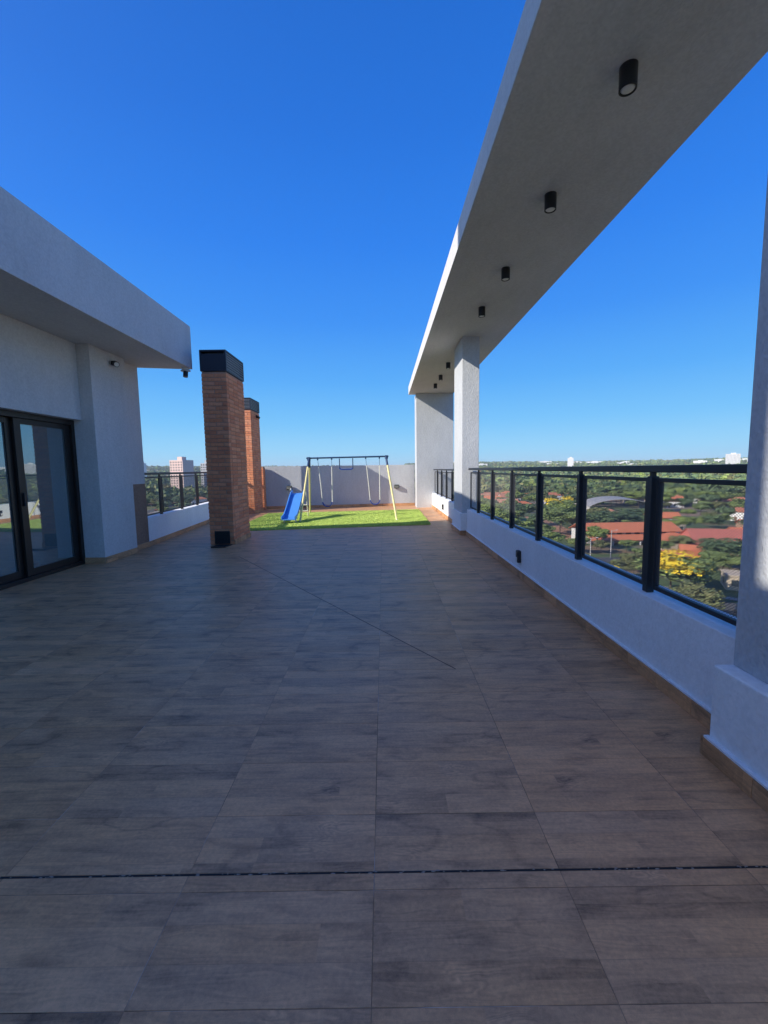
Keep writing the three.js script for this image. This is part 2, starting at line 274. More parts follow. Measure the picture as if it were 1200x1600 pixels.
{ // small fittings of the clubhouse
  const s = thing('wall_spotlight', 'small black spotlight high on the clubhouse pillar', 'spotlight', [-4.2, 3.02, 6.87]);
  part('bracket', box(-4.2, -4.15, 3.02, 3.08, 6.84, 6.9, 0.004), M.black, s);
  const h = part('head', bar([-4.16, 3.05, 6.88], [-4.1, 3.02, 6.82], 0.042, 14), M.black, s);
  part('lens', bar([-4.1, 3.02, 6.82], [-4.096, 3.018, 6.816], 0.034, 14), M.lens, h);
  const c = thing('security_camera', 'white and black security camera under the roof corner', 'camera', [-3.52, 3.2, 7.9]);
  part('mount', [bar([-3.52, 3.2, 7.9], [-3.52, 3.17, 7.9], 0.06, 16), box(-3.6, -3.44, 3.14, 3.172, 7.87, 7.93, 0.008)], M.whitePlastic, c);
  part('housing', bar([-3.52, 3.14, 7.9], [-3.52, 3.045, 7.88], 0.042, 14), M.black, c);
  const k = thing('wall_tap', 'tiny white tap beside the brown render strip', 'tap', [-4.3, 0.66, 7.26]);
  part('body', bar([-4.312, 0.66, 7.26], [-4.25, 0.66, 7.26], 0.014, 10), M.whitePlastic, k); part('spout', bar([-4.26, 0.66, 7.26], [-4.25, 0.61, 7.26], 0.01, 8), M.whitePlastic, k);
}

// ---------------------------------------------------------------- concrete frame on the right: beam, columns, pier
const frame = thing('concrete_frame', 'grey concrete frame with long overhead beam, columns and end pier', 'frame', [1.7, 0, 8]);
part('beam', box(0.905, 2.43, 3.9, 4.17, -3, 15.17, 0.006), M.plaster, frame);
part('column', box(1.578, 1.915, 0.44, 3.9, 8.65, 9.6, 0.006), M.rough, frame);
part('column', box(1.578, 1.915, 0.44, 3.9, 0.85, 1.87, 0.006), M.rough, frame);
part('plinth', box(1.55, 1.96, -0.3, 0.44, 8.6, 9.7, 0.008), M.white, frame);
part('plinth', box(1.498, 1.96, -0.3, 0.44, 0.8, 1.882, 0.01), M.white, frame);
part('pier', prism([[1.15, 14.85], [2.43, 14.95], [2.43, 15.7], [1.15, 15.6]], -0.3, 3.9, 0.006), M.rough, frame);
skirting(frame, [1.55, 8.6], [1.55, 9.7], 1, 0.085, 0.022, true); skirting(frame, [1.55, 8.6], [1.67, 8.6], -1); skirting(frame, [1.498, 0.8], [1.498, 1.882], 1, 0.085, 0.026, true); skirting(frame, [1.472, 1.882], [1.64, 1.882], 1);
const spots = [3.02, 4.31, 5.8, 7.14, 10.72, 12.1, 13.3];
const words = ['nearest the camera, first in the row', 'second in the row from the camera', 'third in the row from the camera', 'fourth, last before the far column', 'first beyond the far column', 'second beyond the far column', 'last in the row, nearest the end pier'];
spots.forEach((d, i) => {
  const x = 1.612, t = thing('ceiling_lamp', `black cylinder lamp under the beam, ${words[i]}`, 'lamp', [x, 3.9, d], 'lamps under the beam');
  const prof = [[0.0, 0.0], [0.054, 0.0], [0.054, -0.137], [0.051, -0.14], [0.047, -0.14], [0.045, -0.13], [0.0, -0.129]].map(p => new THREE.Vector2(...p));
  const g = strip(new THREE.LatheGeometry(prof, 28)); g.translate(x, 3.9, -d); part('body', g, M.black, t);
  const l = strip(new THREE.SphereGeometry(0.043, 18, 9, 0, Math.PI * 2, Math.PI / 2, Math.PI / 2)); l.scale(1, 0.35, 1); l.translate(x, 3.772, -d); part('lens', l, M.lens, t);
});

// ---------------------------------------------------------------- parapets, end wall
{
  const p = thing('parapet_wall', 'low white parapet running along the right side to the near column', 'parapet', [1.67, 0, 5]);
  part('wall', box(1.67, 1.92, -0.3, 0.52, 1.88, 8.6, 0.008), M.white, p); skirting(p, [1.67, 1.9], [1.67, 8.58], 1, 0.085, 0.022, true);
  const f = thing('parapet_wall', 'sunlit white parapet between the far column and the end pier', 'parapet', [1.69, 0, 12]);
  part('wall', box(1.69, 1.92, -0.3, 0.5, 9.7, 14.95, 0.008), M.white, f); skirting(f, [1.69, 9.7], [1.69, 14.9], 1);
  const n = thing('parapet_wall', 'low white parapet behind the near right column', 'parapet', [1.67, 0, -1.5]);
  part('wall', box(1.67, 1.92, -0.3, 0.52, -4, 0.8, 0.008), M.white, n);
  const l = thing('parapet_wall', 'low white parapet on the left beyond the clubhouse corner', 'parapet', [-4.5, 0, 11]);
  part('wall', prism([[-4.315, 7.785], [-5.04, 15.3], [-5.26, 15.3], [-4.53, 7.785]], -0.3, 0.52, 0.006), M.white, l); skirting(l, [-4.315, 7.79], [-5.02, 15.1], -1);
  const w = thing('end_wall', 'grey textured wall closing the far end behind the swings', 'wall', [-1.5, 0, 15.6]);
  part('wall', prism([[-5.3, 15.11], [1.152, 15.888], [1.152, 16.09], [-5.3, 15.31]], -0.3, 1.5, 0.006), M.rough, w); skirting(w, [-5.0, 15.146], [1.15, 15.886], -1);
}
{ // bulkhead lamps
  const flood = (name, label, x, y, d, wx, wy, wd) => { const t = thing(name, label, 'lamp', [x, y, d], 'bulkhead lamps');
    part('housing', box(x - wx / 2, x + wx / 2, y - wy / 2, y + wy / 2, d - wd / 2, d + wd / 2, 0.012), M.black, t); return t; };
  let t = flood('bulkhead_lamp', 'black bulkhead lamp low on the near right parapet', 1.65, 0.256, 5.2, 0.05, 0.15, 0.085); part('lens', box(1.618, 1.624, 0.19, 0.25, 5.17, 5.23, 0.002), M.lens, t);
  t = flood('bulkhead_lamp', 'small dark lamp on the sunlit far right parapet', 1.668, 0.262, 12.1, 0.05, 0.15, 0.085); part('lens', box(1.638, 1.642, 0.2, 0.26, 12.07, 12.13, 0.002), M.lens, t);
  const green = std(C(0.06, 0.065, 0.06), 0.5);
  [[-3.36, 0.74, 15.32, 'dark lamp on the end wall above the slide'], [0.48, 0.71, 15.79, 'dark lamp on the sunlit end wall right of the swings']].forEach(([x, y, d, lb]) => {
    const f = thing('bulkhead_lamp', lb, 'lamp', [x, y, d], 'bulkhead lamps');
    part('housing', box(x - 0.095, x + 0.095, y - 0.07, y + 0.07, d - 0.09, d + 0.01, 0.025), green, f); part('lens', box(x - 0.07, x + 0.07, y - 0.05, y + 0.03, d - 0.096, d - 0.091, 0.002), std(C(0.15, 0.16, 0.15), 0.3), f); });
}

// ---------------------------------------------------------------- railings
function meshGeo(s0, s1, y0, y1) {                                   // expanded metal: two families of slanting strands
  const w = 0.02, h = 0.015, W = s1 - s0, H = y1 - y0, sl = h / w, half = 0.0014, P = [];
  for (const sg of [1, -1]) for (let c = -W * sl; c < H + W * sl; c += h) {   // y = c + sg*sl*s
    let a = 0, b = W; const lo = (0 - c) / (sg * sl), hi = (H - c) / (sg * sl); a = Math.max(a, Math.min(lo, hi)); b = Math.min(b, Math.max(lo, hi)); if (b - a < 0.002) continue;
    const q = (s, o, e) => [e, y0 + c + sg * sl * s + o, -(s0 + s)], e = sg * 0.0006, k = half * Math.hypot(1, sl);
    P.push(...q(a, -k, e), ...q(b, -k, e), ...q(b, k, e), ...q(a, -k, e), ...q(b, k, e), ...q(a, k, e));
  }
  return quadGeo(P);
}
function railing(label, len, posts, base, pos, turn, grp) {
  const t = thing('railing', label, 'railing', [0, 0, 0], grp), top = base + 0.83;
  part('top_rail', box(-0.035, 0.035, top - 0.045, top, 0, len, 0.006), M.railPaint, t);
  for (const s of posts) {
    const p = part('post', [box(-0.022, 0.026, base + 0.002, base + 0.76, s - 0.026, s + 0.026, 0.004)], M.railPaint, t);
    part('neck', box(-0.012, 0.014, base + 0.76, top - 0.045, s - 0.014, s + 0.014), M.railPaint, p);
  }
  const ends = [-0.03, ...posts, len + 0.03]; if (posts.length && posts[0] < 0.1) ends.shift();
  for (let i = 0; i < ends.length - 1; i++) {
    const a = ends[i] + 0.048, b = ends[i + 1] - 0.048, y0 = base + 0.03, y1 = base + 0.75, f = 0.026; if (b - a < 0.15) continue;
    const pf = part('panel_frame', [box(0.0, 0.026, y0, y0 + f, a, b, 0.002), box(0.0, 0.026, y1 - f, y1, a, b, 0.002), box(0.0, 0.026, y0 + f, y1 - f, a, a + f, 0.002), box(0.0, 0.026, y0 + f, y1 - f, b - f, b, 0.002)], M.railPaint, t);
    const m = meshGeo(a + f, b - f, y0 + f, y1 - f); m.translate(0.013, 0, 0); part('mesh_panel', m, M.mesh, pf);
  }
  t.position.set(pos[0], pos[1], -pos[2]); t.rotation.y = turn; return t;
}
railing('black railing with mesh panels on the right parapet, between both columns', 6.72, [0.88, 1.895, 2.905, 3.92, 4.955, 5.965], 0.52, [1.735, 0, 1.885], 0);
railing('short dark railing on the sunlit far right parapet', 5.1, [0.3, 1.3, 2.3, 3.3, 4.3], 0.5, [1.76, 0, 9.72], 0);
railing('black railing on the left parapet beside the brick chimneys', 7.3, [0.75, 1.86, 2.9, 3.95, 5.0, 6.05], 0.52, [-4.38, 0, 7.79], Math.atan(0.0965));

// ---------------------------------------------------------------- brick chimneys
const brickTex = tex(512, 512, (u, v) => { const a = fbm(u, v, 9, 9, 4, 81), b = fbm(u, v, 60, 60, 2, 87), t = 0.7 + 0.5 * a + 0.25 * (b - 0.5); return [t, t * (0.94 + 0.12 * a), t * (0.9 + 0.2 * a)]; }, true, [0.31, 0.31]);
const brickBump = tex(256, 256, (u, v) => fbm(u, v, 30, 30, 3, 91), false, [0.12, 0.12]);
const brickMats = [[0.74, 0.29, 0.14], [0.68, 0.25, 0.12], [0.78, 0.33, 0.17], [0.64, 0.23, 0.115], [0.73, 0.31, 0.17]].map(c => std(C(...c), 0.92, { map: brickTex, bumpMap: brickBump, bumpScale: 0.002 }));
M.mortar = std(0xffffff, 0.95, { map: plasterTone(0.45, 0.25, 0.17, 0.25) });
const brickGeos = {};
function brickGeo(w, h, l) { const k = [w, h, l].map(v => v.toFixed(3)).join(); if (!brickGeos[k]) { const g = new RoundedBoxGeometry(w, h, l, 1, 0.004); brickGeos[k] = triUV(g); } return brickGeos[k]; }
function brickwork(t, x0, x1, d0, d1, y0, y1, limit) {
  const J = 0.012, ch = 0.072, T = 0.105, n = Math.floor((y1 - y0) / ch), rest = []; let used = 0;
  part('mortar_core', box(x0 + 0.009, x1 - 0.009, y0 - 0.02, y1, d0 + 0.009, d1 - 0.009), M.mortar, t);
  const cutup = (L, half) => { const N = Math.max(1, Math.round(L / 0.232)), out = []; if (!half) { for (let i = 0; i < N; i++) out.push([L * i / N, L * (i + 1) / N]); } else { const b = L / N; let s = 0; out.push([0, b / 2]); for (s = b / 2; s < L - b * 0.75; s += b) out.push([s, s + b]); out.push([s, L]); } return out; };
  for (let c = 0; c < n; c++) {
    const ya = y0 + c * ch, odd = c % 2 === 1, yc = ya + (ch - J) / 2 + J / 2;
    const put = (xa, xb, da, db, shown) => {
      const w = xb - xa - J, l = db - da - J; if (w < 0.02 || l < 0.02) return; const g = brickGeo(w, ch - J, l), j = () => rr(-0.0022, 0.0022), x = (xa + xb) / 2 + j(), d = (da + db) / 2 + j();
      if (shown && used < limit) { piece('brick', g, pick(brickMats), t, x, yc, d); used++; } else { const q = g.clone(); q.translate(x, yc, -d); rest.push(q); }
    };
    const fx0 = odd ? x0 - J / 2 + T : x0 - J / 2, fx1 = odd ? x1 + J / 2 - T : x1 + J / 2, sd0 = odd ? d0 - J / 2 : d0 - J / 2 + T, sd1 = odd ? d1 + J / 2 : d1 + J / 2 - T;
    for (const [a, b] of cutup(fx1 - fx0, false)) { put(fx0 + a, fx0 + b, d0 - J / 2, d0 + T - J / 2, true); put(fx0 + a, fx0 + b, d1 + J / 2 - T, d1 + J / 2, false); }
    for (const [a, b] of cutup(sd1 - sd0, odd)) { put(x1 + J / 2 - T, x1 + J / 2, sd0 + a, sd0 + b, true); put(x0 - J / 2, x0 - J / 2 + T, sd0 + a, sd0 + b, false); }
  }
  if (rest.length) { const m = part('brick_mass', rest, brickMats[0], t); m.userData.kind = 'stuff'; }
}
function louvreCap(t, x0, x1, d0, d1, y0, y1, solidFront) {
  const o = 0.012, a0 = x0 - o, a1 = x1 + o, b0 = d0 - o, b1 = d1 + o, p = 0.03;
  const cap = part('vent_cap', [box(a0, a1, y1 - 0.03, y1, b0, b1, 0.004), box(a0, a1, y0, y0 + 0.025, b0, b1, 0.004), ...[[a0, b0], [a1 - p, b0], [a0, b1 - p], [a1 - p, b1 - p]].map(([x, d]) => box(x, x + p, y0 + 0.025, y1 - 0.03, d, d + p))], M.cap, t);
  const h = y1 - y0 - 0.055, N = 7;
  for (let i = 0; i < N; i++) {
    const y = y0 + 0.025 + h * (i + 0.5) / N;
    const slat = (x0_, x1_, d0_, d1_, ax) => { const g = new THREE.BoxGeometry(x1_ - x0_, 0.014, d1_ - d0_); if (ax === 'x') g.rotateZ(-0.2); else g.rotateX(0.2); g.translate((x0_ + x1_) / 2, y, -(d0_ + d1_) / 2); part('slat', triUV(g), M.slat, cap); };
    slat(a1 - 0.034, a1 - 0.002, b0 + p, b1 - p, 'x'); if (!solidFront) slat(a0 + p, a1 - p, b0 + 0.002, b0 + 0.034, 'z');
  }
  if (solidFront) part('front_plate', box(a0 + p, a1 - p, y0 + 0.025, y1 - 0.075, b0 + 0.006, b0 + 0.01), M.cap, cap);
  part('side_plate', [box(a0 + 0.004, a0 + 0.008, y0 + 0.025, y1 - 0.03, b0 + p, b1 - p), box(a0 + p, a1 - p, y0 + 0.025, y1 - 0.03, b1 - 0.008, b1 - 0.004)], M.cap, cap);
  part('liner', box(x0 + 0.055, x1 - 0.055, y0, y1 - 0.035, d0 + 0.055, d1 - 0.055), M.black, cap);
}
{
  const a = thing('brick_chimney', 'tall shaded red brick chimney with dark louvred cap, nearest the camera', 'chimney', [-3.0, 0, 8.3], 'brick chimneys');
  brickwork(a, -3.225, -2.78, 7.85, 8.8, 0.0, 3.12, 290); louvreCap(a, -3.225, -2.78, 7.85, 8.8, 3.13, 3.5, true);
  skirting(a, [-2.774, 7.85], [-2.774, 8.8], -1, 0.09, 0.012);
  const b = thing('brick_chimney', 'farther brick chimney with sunlit orange front beside the grass', 'chimney', [-4.35, 0, 14.1], 'brick chimneys');
  brickwork(b, -4.58, -4.13, 13.65, 14.6, 0.0, 3.26, 290); louvreCap(b, -4.58, -4.13, 13.65, 14.6, 3.27, 3.63, false);
  skirting(b, [-4.124, 13.65], [-4.124, 14.6], -1, 0.09, 0.012);
  const s = thing('wall_spotlight', 'small black spotlight below the far chimney cap', 'spotlight', [-4.12, 3.1, 14.25]);
  part('head', bar([-4.12, 3.12, 14.25], [-4.02, 3.07, 14.2], 0.04, 12), M.black, s); part('bracket', box(-4.13, -4.09, 3.08, 3.16, 14.22, 14.28), M.black, s);
  const c = thing('brick_pier', 'low brick pier against the end wall behind the chimneys', 'pier', [-4.4, 0, 15.1]);
  brickwork(c, -4.66, -4.17, 14.93, 15.18, 0, 1.5, 200);
  const g = thing('fire_door', 'black grille door at the foot of the near chimney', 'grille', [-2.98, 0, 7.82]);
  part('door_frame', [box(-3.125, -3.095, 0.02, 0.255, 7.815, 7.84), box(-2.88, -2.85, 0.02, 0.255, 7.815, 7.84), box(-3.095, -2.88, 0.225, 0.255, 7.815, 7.84), box(-3.095, -2.88, 0.02, 0.05, 7.815, 7.84)], M.black, g);
  part('backing', box(-3.095, -2.88, 0.05, 0.225, 7.83, 7.84), M.black, g);
  for (let i = 0; i < 8; i++) part('grille_bar', bar([-3.08 + i * 0.026, 0.05, 7.822], [-3.08 + i * 0.026, 0.225, 7.822], 0.004, 6), M.railPaint, g);
  const tr = thing('ash_tray', 'flat black tray on the floor before the near chimney', 'tray', [-2.98, 0, 7.65]);
  part('plate', prism([[-3.08, 7.5], [-2.83, 7.53], [-2.8, 7.8], [-3.1, 7.8]], 0.001, 0.012), M.black, tr); part('rim', prism([[-3.08, 7.5], [-2.83, 7.53], [-2.83, 7.545], [-3.08, 7.515]], 0.012, 0.03), M.black, tr);
}
console.log('terrace structure done');

// ---------------------------------------------------------------- artificial grass
{
  const poly = [[-3.48, 9.58], [1.12, 10.24], [1.13, 13.97], [-3.62, 13.38]];
  const t = thing('grass_carpet', 'bright green artificial grass carpet under the swing set', 'carpet', [-1.2, 0, 11.8]);
  const gt = tex(512, 512, (u, v) => { const a = fbm(u, v, 8, 6, 4, 101), b = fbm(u, v, 120, 120, 2, 107), k = 0.72 + 0.4 * a + 0.5 * (b - 0.5); return [0.5 * k, 0.62 * k, 0.15 * k]; }, true, [1.7, 1.7]);
  part('backing', prism(poly, 0.001, 0.012), std(0xffffff, 0.95, { map: gt }), t);
  const P = []; for (let k = 0; k < 4; k++) { const a = k * 1.7, x = Math.cos(a) * 0.008, z = Math.sin(a) * 0.008, w = 0.0035, lx = Math.cos(a + 1) * 0.009, lz = Math.sin(a + 1) * 0.009; P.push(x - w, 0, z, x + w, 0, z + w * 0.5, x + lx, 0.026, z + lz); }
  const N = 60000, m = new THREE.InstancedMesh(quadGeo(P), std(0xffffff, 0.85, { side: THREE.DoubleSide }), N), mt = new THREE.Matrix4(), q = new THREE.Quaternion(), up = new THREE.Vector3(0, 1, 0);
  for (let i = 0; i < N; i++) {
    const s = rnd(), r = rnd(), x0 = poly[0][0] + (poly[3][0] - poly[0][0]) * r, x1 = poly[1][0] + (poly[2][0] - poly[1][0]) * r, d0 = poly[0][1] + (poly[3][1] - poly[0][1]) * r, d1 = poly[1][1] + (poly[2][1] - poly[1][1]) * r;
    const x = x0 + (x1 - x0) * s, d = d0 + (d1 - d0) * s, k = rr(0.7, 1.2);
    mt.compose(new THREE.Vector3(x + 1.2, 0.011, -d + 11.8), q.setFromAxisAngle(up, rnd() * 6.283), new THREE.Vector3(k * 1.4, k, k * 1.4)); m.setMatrixAt(i, mt);
    const c = rr(0.75, 1.25), y = rr(-0.03, 0.05); m.setColorAt(i, C((0.52 + y) * c, 0.66 * c, 0.17 * c));
  }
  m.name = 'grass_pile'; m.userData.kind = 'stuff'; m.castShadow = m.receiveShadow = true; t.add(m);
}

// ---------------------------------------------------------------- swing set, swings, slide
const painted = (r, g, b, ro = 0.4) => std(C(r, g, b), ro, { map: metalTone });
M.yellow = painted(0.78, 0.68, 0.3); M.navy = painted(0.02, 0.05, 0.12); M.blue = painted(0.08, 0.27, 0.68, 0.35); M.seatBlue = painted(0.015, 0.06, 0.3, 0.4); M.tubeWhite = painted(0.72, 0.7, 0.6);
const TOP = x => 1.69 + (x + 2.13) * 0.01;
{
  const t = thing('swing_set', 'pale yellow metal swing frame with dark top bar', 'swing set', [-1, 0, 12.3]);
  part('top_bar', bar([-2.19, TOP(-2.19), 12.3], [0.15, TOP(0.15), 12.3], 0.023, 14), M.navy, t);
  for (const [tx, fx, fd] of [[-2.11, -2.2, 11.12], [-2.11, -2.33, 13.43], [0.08, 0.335, 11.17], [0.08, 0.37, 13.42]]) {
    const y = TOP(tx) - 0.02, d0 = 12.3 + (fd > 12.3 ? 0.03 : -0.03), at = s => [tx + (fx - tx) * s, y * (1 - s), d0 + (fd - d0) * s];
    const leg = part('leg', bar(at(0.12), at(1), 0.026, 14), M.yellow, t);
    part('sleeve', bar(at(0), at(0.14), 0.031, 14), M.navy, leg); part('joint_collar', bar(at(0.55), at(0.575), 0.03, 14), M.yellow, leg); part('foot', bar(at(0.985), at(1), 0.034, 14), M.tubeWhite, leg);
  }
  for (const x of [-2.12, 0.09]) part('end_bracket', box(x - 0.045, x + 0.045, TOP(x) - 0.07, TOP(x) + 0.03, 12.25, 12.35, 0.01), M.navy, t);
}
function swing(label, xa, xb, sa, sb, ys) {
  const t = thing('swing', label, 'swing', [(sa + sb) / 2, ys, 12.3], 'swings on the frame');
  for (const [x, s] of [[xa, sa], [xb, sb]]) {
    const y1 = TOP(x) - 0.03, ym = y1 - 0.22, mx = x + (s - x) * 0.2, c = part('rope', bar([x, y1, 12.3], [mx, ym, 12.3], 0.006, 6), M.navy, t);
    part('hook', box(x - 0.02, x + 0.02, y1 - 0.03, y1 + 0.01, 12.28, 12.32, 0.005), M.navy, c);
    part('rope_sleeve', tube([[mx, ym, 12.3], [x + (s - x) * 0.62, ym + (ys + 0.12 - ym) * 0.5, 12.31], [s, ys + 0.11, 12.3]], 0.0125, 8), M.tubeWhite, t);
  }
  const pts = []; for (let i = 0; i <= 14; i++) { const a = i / 14, x = sa + (sb - sa) * a; pts.push([x, ys + 0.12 * Math.pow(Math.abs(2 * a - 1), 3.2)]); }
  const gs = []; for (let i = 0; i < 14; i++) { const [x0, y0] = pts[i], [x1, y1] = pts[i + 1], g = new THREE.BoxGeometry(Math.hypot(x1 - x0, y1 - y0) + 0.004, 0.022, 0.14); g.rotateZ(Math.atan2(y1 - y0, x1 - x0)); g.translate((x0 + x1) / 2, (y0 + y1) / 2, -12.3); gs.push(triUV(g)); }
  part('seat', gs, M.seatBlue, t);
}
swing('blue strap swing hanging nearer the slide', -1.87, -1.47, -1.76, -1.48, 0.31);
swing('blue strap swing hanging nearer the right frame leg', -0.5, -0.11, -0.39, -0.11, 0.35);
{
  const t = thing('trapeze_bar', 'short navy trapeze bar hanging high between the two swings', 'trapeze', [-1.06, 1.35, 12.3]);
  for (const x of [-1.25, -0.87]) { part('strap', bar([x, TOP(x) - 0.03, 12.3], [x, 1.38, 12.3], 0.014, 8), M.navy, t); }
  part('handle', tube([[-1.25, 1.39, 12.3], [-1.2, 1.36, 12.3], [-0.92, 1.36, 12.3], [-0.87, 1.39, 12.3]], 0.018, 10), M.seatBlue, t);
}
{
  const t = thing('slide', 'small blue plastic slide with white tube ladder left of the swings', 'slide', [-2.4, 0, 11.3]);
  const prof = [[10.66, 0.125], [10.78, 0.13], [10.92, 0.16], [11.1, 0.245], [11.3, 0.36], [11.5, 0.48], [11.68, 0.59], [11.84, 0.67], [11.98, 0.705], [12.1, 0.71]];
  const X = [-2.58, -2.225];
  const sweep = (x0, x1, lo, hi) => { const gs = []; for (let i = 0; i < prof.length - 1; i++) { const [d0, y0] = prof[i], [d1, y1] = prof[i + 1], P = [], U = []; const v = (x, y, d) => P.push(x, y, -d);
    const quad = (a, b, c, e) => { v(...a); v(...b); v(...c); v(...a); v(...c); v(...e); };
    quad([x0, y0 + hi, d0], [x1, y0 + hi, d0], [x1, y1 + hi, d1], [x0, y1 + hi, d1]); quad([x0, y1 + lo, d1], [x1, y1 + lo, d1], [x1, y0 + lo, d0], [x0, y0 + lo, d0]);
    quad([x0, y0 + lo, d0], [x0, y0 + hi, d0], [x0, y1 + hi, d1], [x0, y1 + lo, d1]); quad([x1, y1 + lo, d1], [x1, y1 + hi, d1], [x1, y0 + hi, d0], [x1, y0 + lo, d0]);
    if (!i) quad([x0, y0 + lo, d0], [x1, y0 + lo, d0], [x1, y0 + hi, d0], [x0, y0 + hi, d0]); if (i === prof.length - 2) quad([x1, y1 + lo, d1], [x0, y1 + lo, d1], [x0, y1 + hi, d1], [x1, y1 + hi, d1]);
    gs.push(triUV(quadGeo(P))); } return gs; };
  part('bed', sweep(X[0] + 0.02, X[1] - 0.02, -0.012, 0.006), M.blue, t);
  for (const [a, b] of [[X[0], X[0] + 0.022], [X[1] - 0.022, X[1]]]) part('side_wall', sweep(a, b, -0.016, 0.085), M.blue, t);
  for (const x of [X[0] - 0.02, X[1] + 0.02]) part('ladder_rail', tube([[x, 0.0, 12.42], [x, 0.45, 12.25], [x, 0.75, 12.13], [x, 0.85, 12.02], [x, 0.8, 11.93]], 0.015, 8), M.tubeWhite, t);
  for (const y of [0.18, 0.36, 0.54]) part('rung', bar([X[0] - 0.02, y, 12.42 - y * 0.4], [X[1] + 0.02, y, 12.42 - y * 0.4], 0.014, 8), M.tubeWhite, t);
  part('front_support', tube([[X[0] + 0.03, 0, 10.86], [X[0] + 0.03, 0.12, 10.88], [X[1] - 0.03, 0.12, 10.88], [X[1] - 0.03, 0, 10.86]], 0.014, 8), M.tubeWhite, t);
  part('front_support', [bar([X[0] + 0.03, 0.015, 10.6], [X[0] + 0.03, 0.015, 11.0], 0.013, 8), bar([X[1] - 0.03, 0.015, 10.6], [X[1] - 0.03, 0.015, 11.0], 0.013, 8)], M.tubeWhite, t);
  for (const x of [X[0] + 0.03, X[1] - 0.03]) part('mid_support', bar([x, 0, 11.62], [x, 0.48, 11.55], 0.014, 8), M.tubeWhite, t);
}
console.log('playground done');

// ---------------------------------------------------------------- the building below and the city
const G0 = -26;
const groundY = (x, d) => { const r = Math.hypot(x, d), t = Math.min(1, Math.max(0, (r - 700) / 3100)); return G0 + 58 * t * t * (3 - 2 * t) * (0.9 + 0.1 * Math.sin(Math.atan2(x, d) * 9)); };
{
  const t = thing('apartment_building', 'tall building whose roof carries the terrace', 'building', [-4, G0, 5]);
  part('wall', prism([[-11, -6], [2.2, -6], [2.2, 16.05], [-5.5, 15.4], [-11, 6.6]], G0, -0.301), M.plaster, t);
}
{
  const P = [], U = [], rings = [0, 30, 60, 100, 160, 240, 340, 460, 620, 820, 1050, 1350, 1700, 2100, 2600, 3200, 3900, 4800, 6500], S = 72;
  const pt = (r, k) => { const a = k / S * Math.PI * 2, x = Math.sin(a) * r, d = Math.cos(a) * r; return [x, groundY(x, d), d]; };
  const put = q => { P.push(q[0], q[1], -q[2]); U.push(q[0], q[2]); };
  for (let i = 0; i < rings.length - 1; i++) for (let k = 0; k < S; k++) { const a = pt(rings[i], k), b = pt(rings[i + 1], k), c = pt(rings[i + 1], k + 1), e = pt(rings[i], k + 1); [a, c, b, a, e, c].forEach(put); }
  const gt = tex(1024, 1024, (u, v) => { const a = fbm(u, v, 12, 12, 4, 131), b = fbm(u, v, 30, 30, 3, 137), f = 0.75 + 0.5 * fbm(u, v, 200, 200, 1, 139); const g = Math.min(1, Math.max(0, (a - 0.42) * 8)), s = Math.min(1, Math.max(0, (b - 0.55) * 9)); const mixc = (p, q, t) => p.map((w, i) => w + (q[i] - w) * t);
    let c = mixc([0.24, 0.19, 0.145], [0.075, 0.115, 0.035], g); c = mixc(c, [0.3, 0.17, 0.1], s * 0.7); return c.map(w => w * f); }, true, [420, 420]);
  struct('ground', quadGeo(P, U), std(0xffffff, 0.95, { map: gt }));
}
const roadMat = std(0xffffff, 0.9, { map: tex(256, 256, (u, v) => { const t = 0.75 + 0.5 * fbm(u, v, 8, 8, 4, 151); return [0.085 * t, 0.083 * t, 0.08 * t]; }, true, [9, 9]) });
const pathMat = std(0xffffff, 0.92, { map: tex(256, 256, (u, v) => { const t = 0.75 + 0.5 * fbm(u, v, 8, 8, 4, 157); return [0.33 * t, 0.3 * t, 0.26 * t]; }, true, [7, 7]) });
const sandMat = std(0xffffff, 0.95, { map: tex(256, 256, (u, v) => { const t = 0.7 + 0.6 * fbm(u, v, 6, 6, 4, 163); return [0.42 * t, 0.22 * t, 0.13 * t]; }, true, [13, 13]) });
const lawnMat = std(0xffffff, 0.95, { map: tex(256, 256, (u, v) => { const t = 0.7 + 0.6 * fbm(u, v, 10, 10, 4, 167); return [0.1 * t, 0.16 * t, 0.05 * t]; }, true, [15, 15]) });
const roads = [];
function ribbon(name, pts, w, mat, lift, y = G0) {
  const P = [], U = [];
  for (let i = 0; i < pts.length - 1; i++) { const [x0, d0] = pts[i], [x1, d1] = pts[i + 1], L = Math.hypot(x1 - x0, d1 - d0), nx = -(d1 - d0) / L * w / 2, nd = (x1 - x0) / L * w / 2; roads.push([x0, d0, x1, d1, w]);
    const q = [[x0 - nx, d0 - nd], [x1 - nx, d1 - nd], [x1 + nx, d1 + nd], [x0 + nx, d0 + nd]]; for (const k of [0, 1, 2, 0, 2, 3]) { P.push(q[k][0], y + lift, -q[k][1]); U.push(q[k][0], q[k][1]); } }
  return struct(name, quadGeo(P, U), mat);
}
ribbon('road', [[95, 58], [67, 78], [48, 100], [44, 125], [40, 330]], 8, roadMat, 0.08);
ribbon('pavement', [[98, 64.5], [73, 82.5], [54, 102], [50, 126]], 2.4, pathMat, 0.13);
ribbon('road', [[50, 124], [140, 118], [300, 100]], 7, roadMat, 0.07);
ribbon('road', [[120, 255], [40, 262], [-40, 270]], 7, roadMat, 0.06);
ribbon('sports_ground', [[72, 150], [82, 236]], 9, sandMat, 0.05);
ribbon('lawn', [[66, 178], [74, 236]], 15, lawnMat, 0.04);
ribbon('road', [[-120, 290], [-210, 312], [-330, 300]], 16, pathMat, 0.05);
ribbon('road', [[-150, 150], [-165, 300], [-230, 640]], 8, roadMat, 0.07);

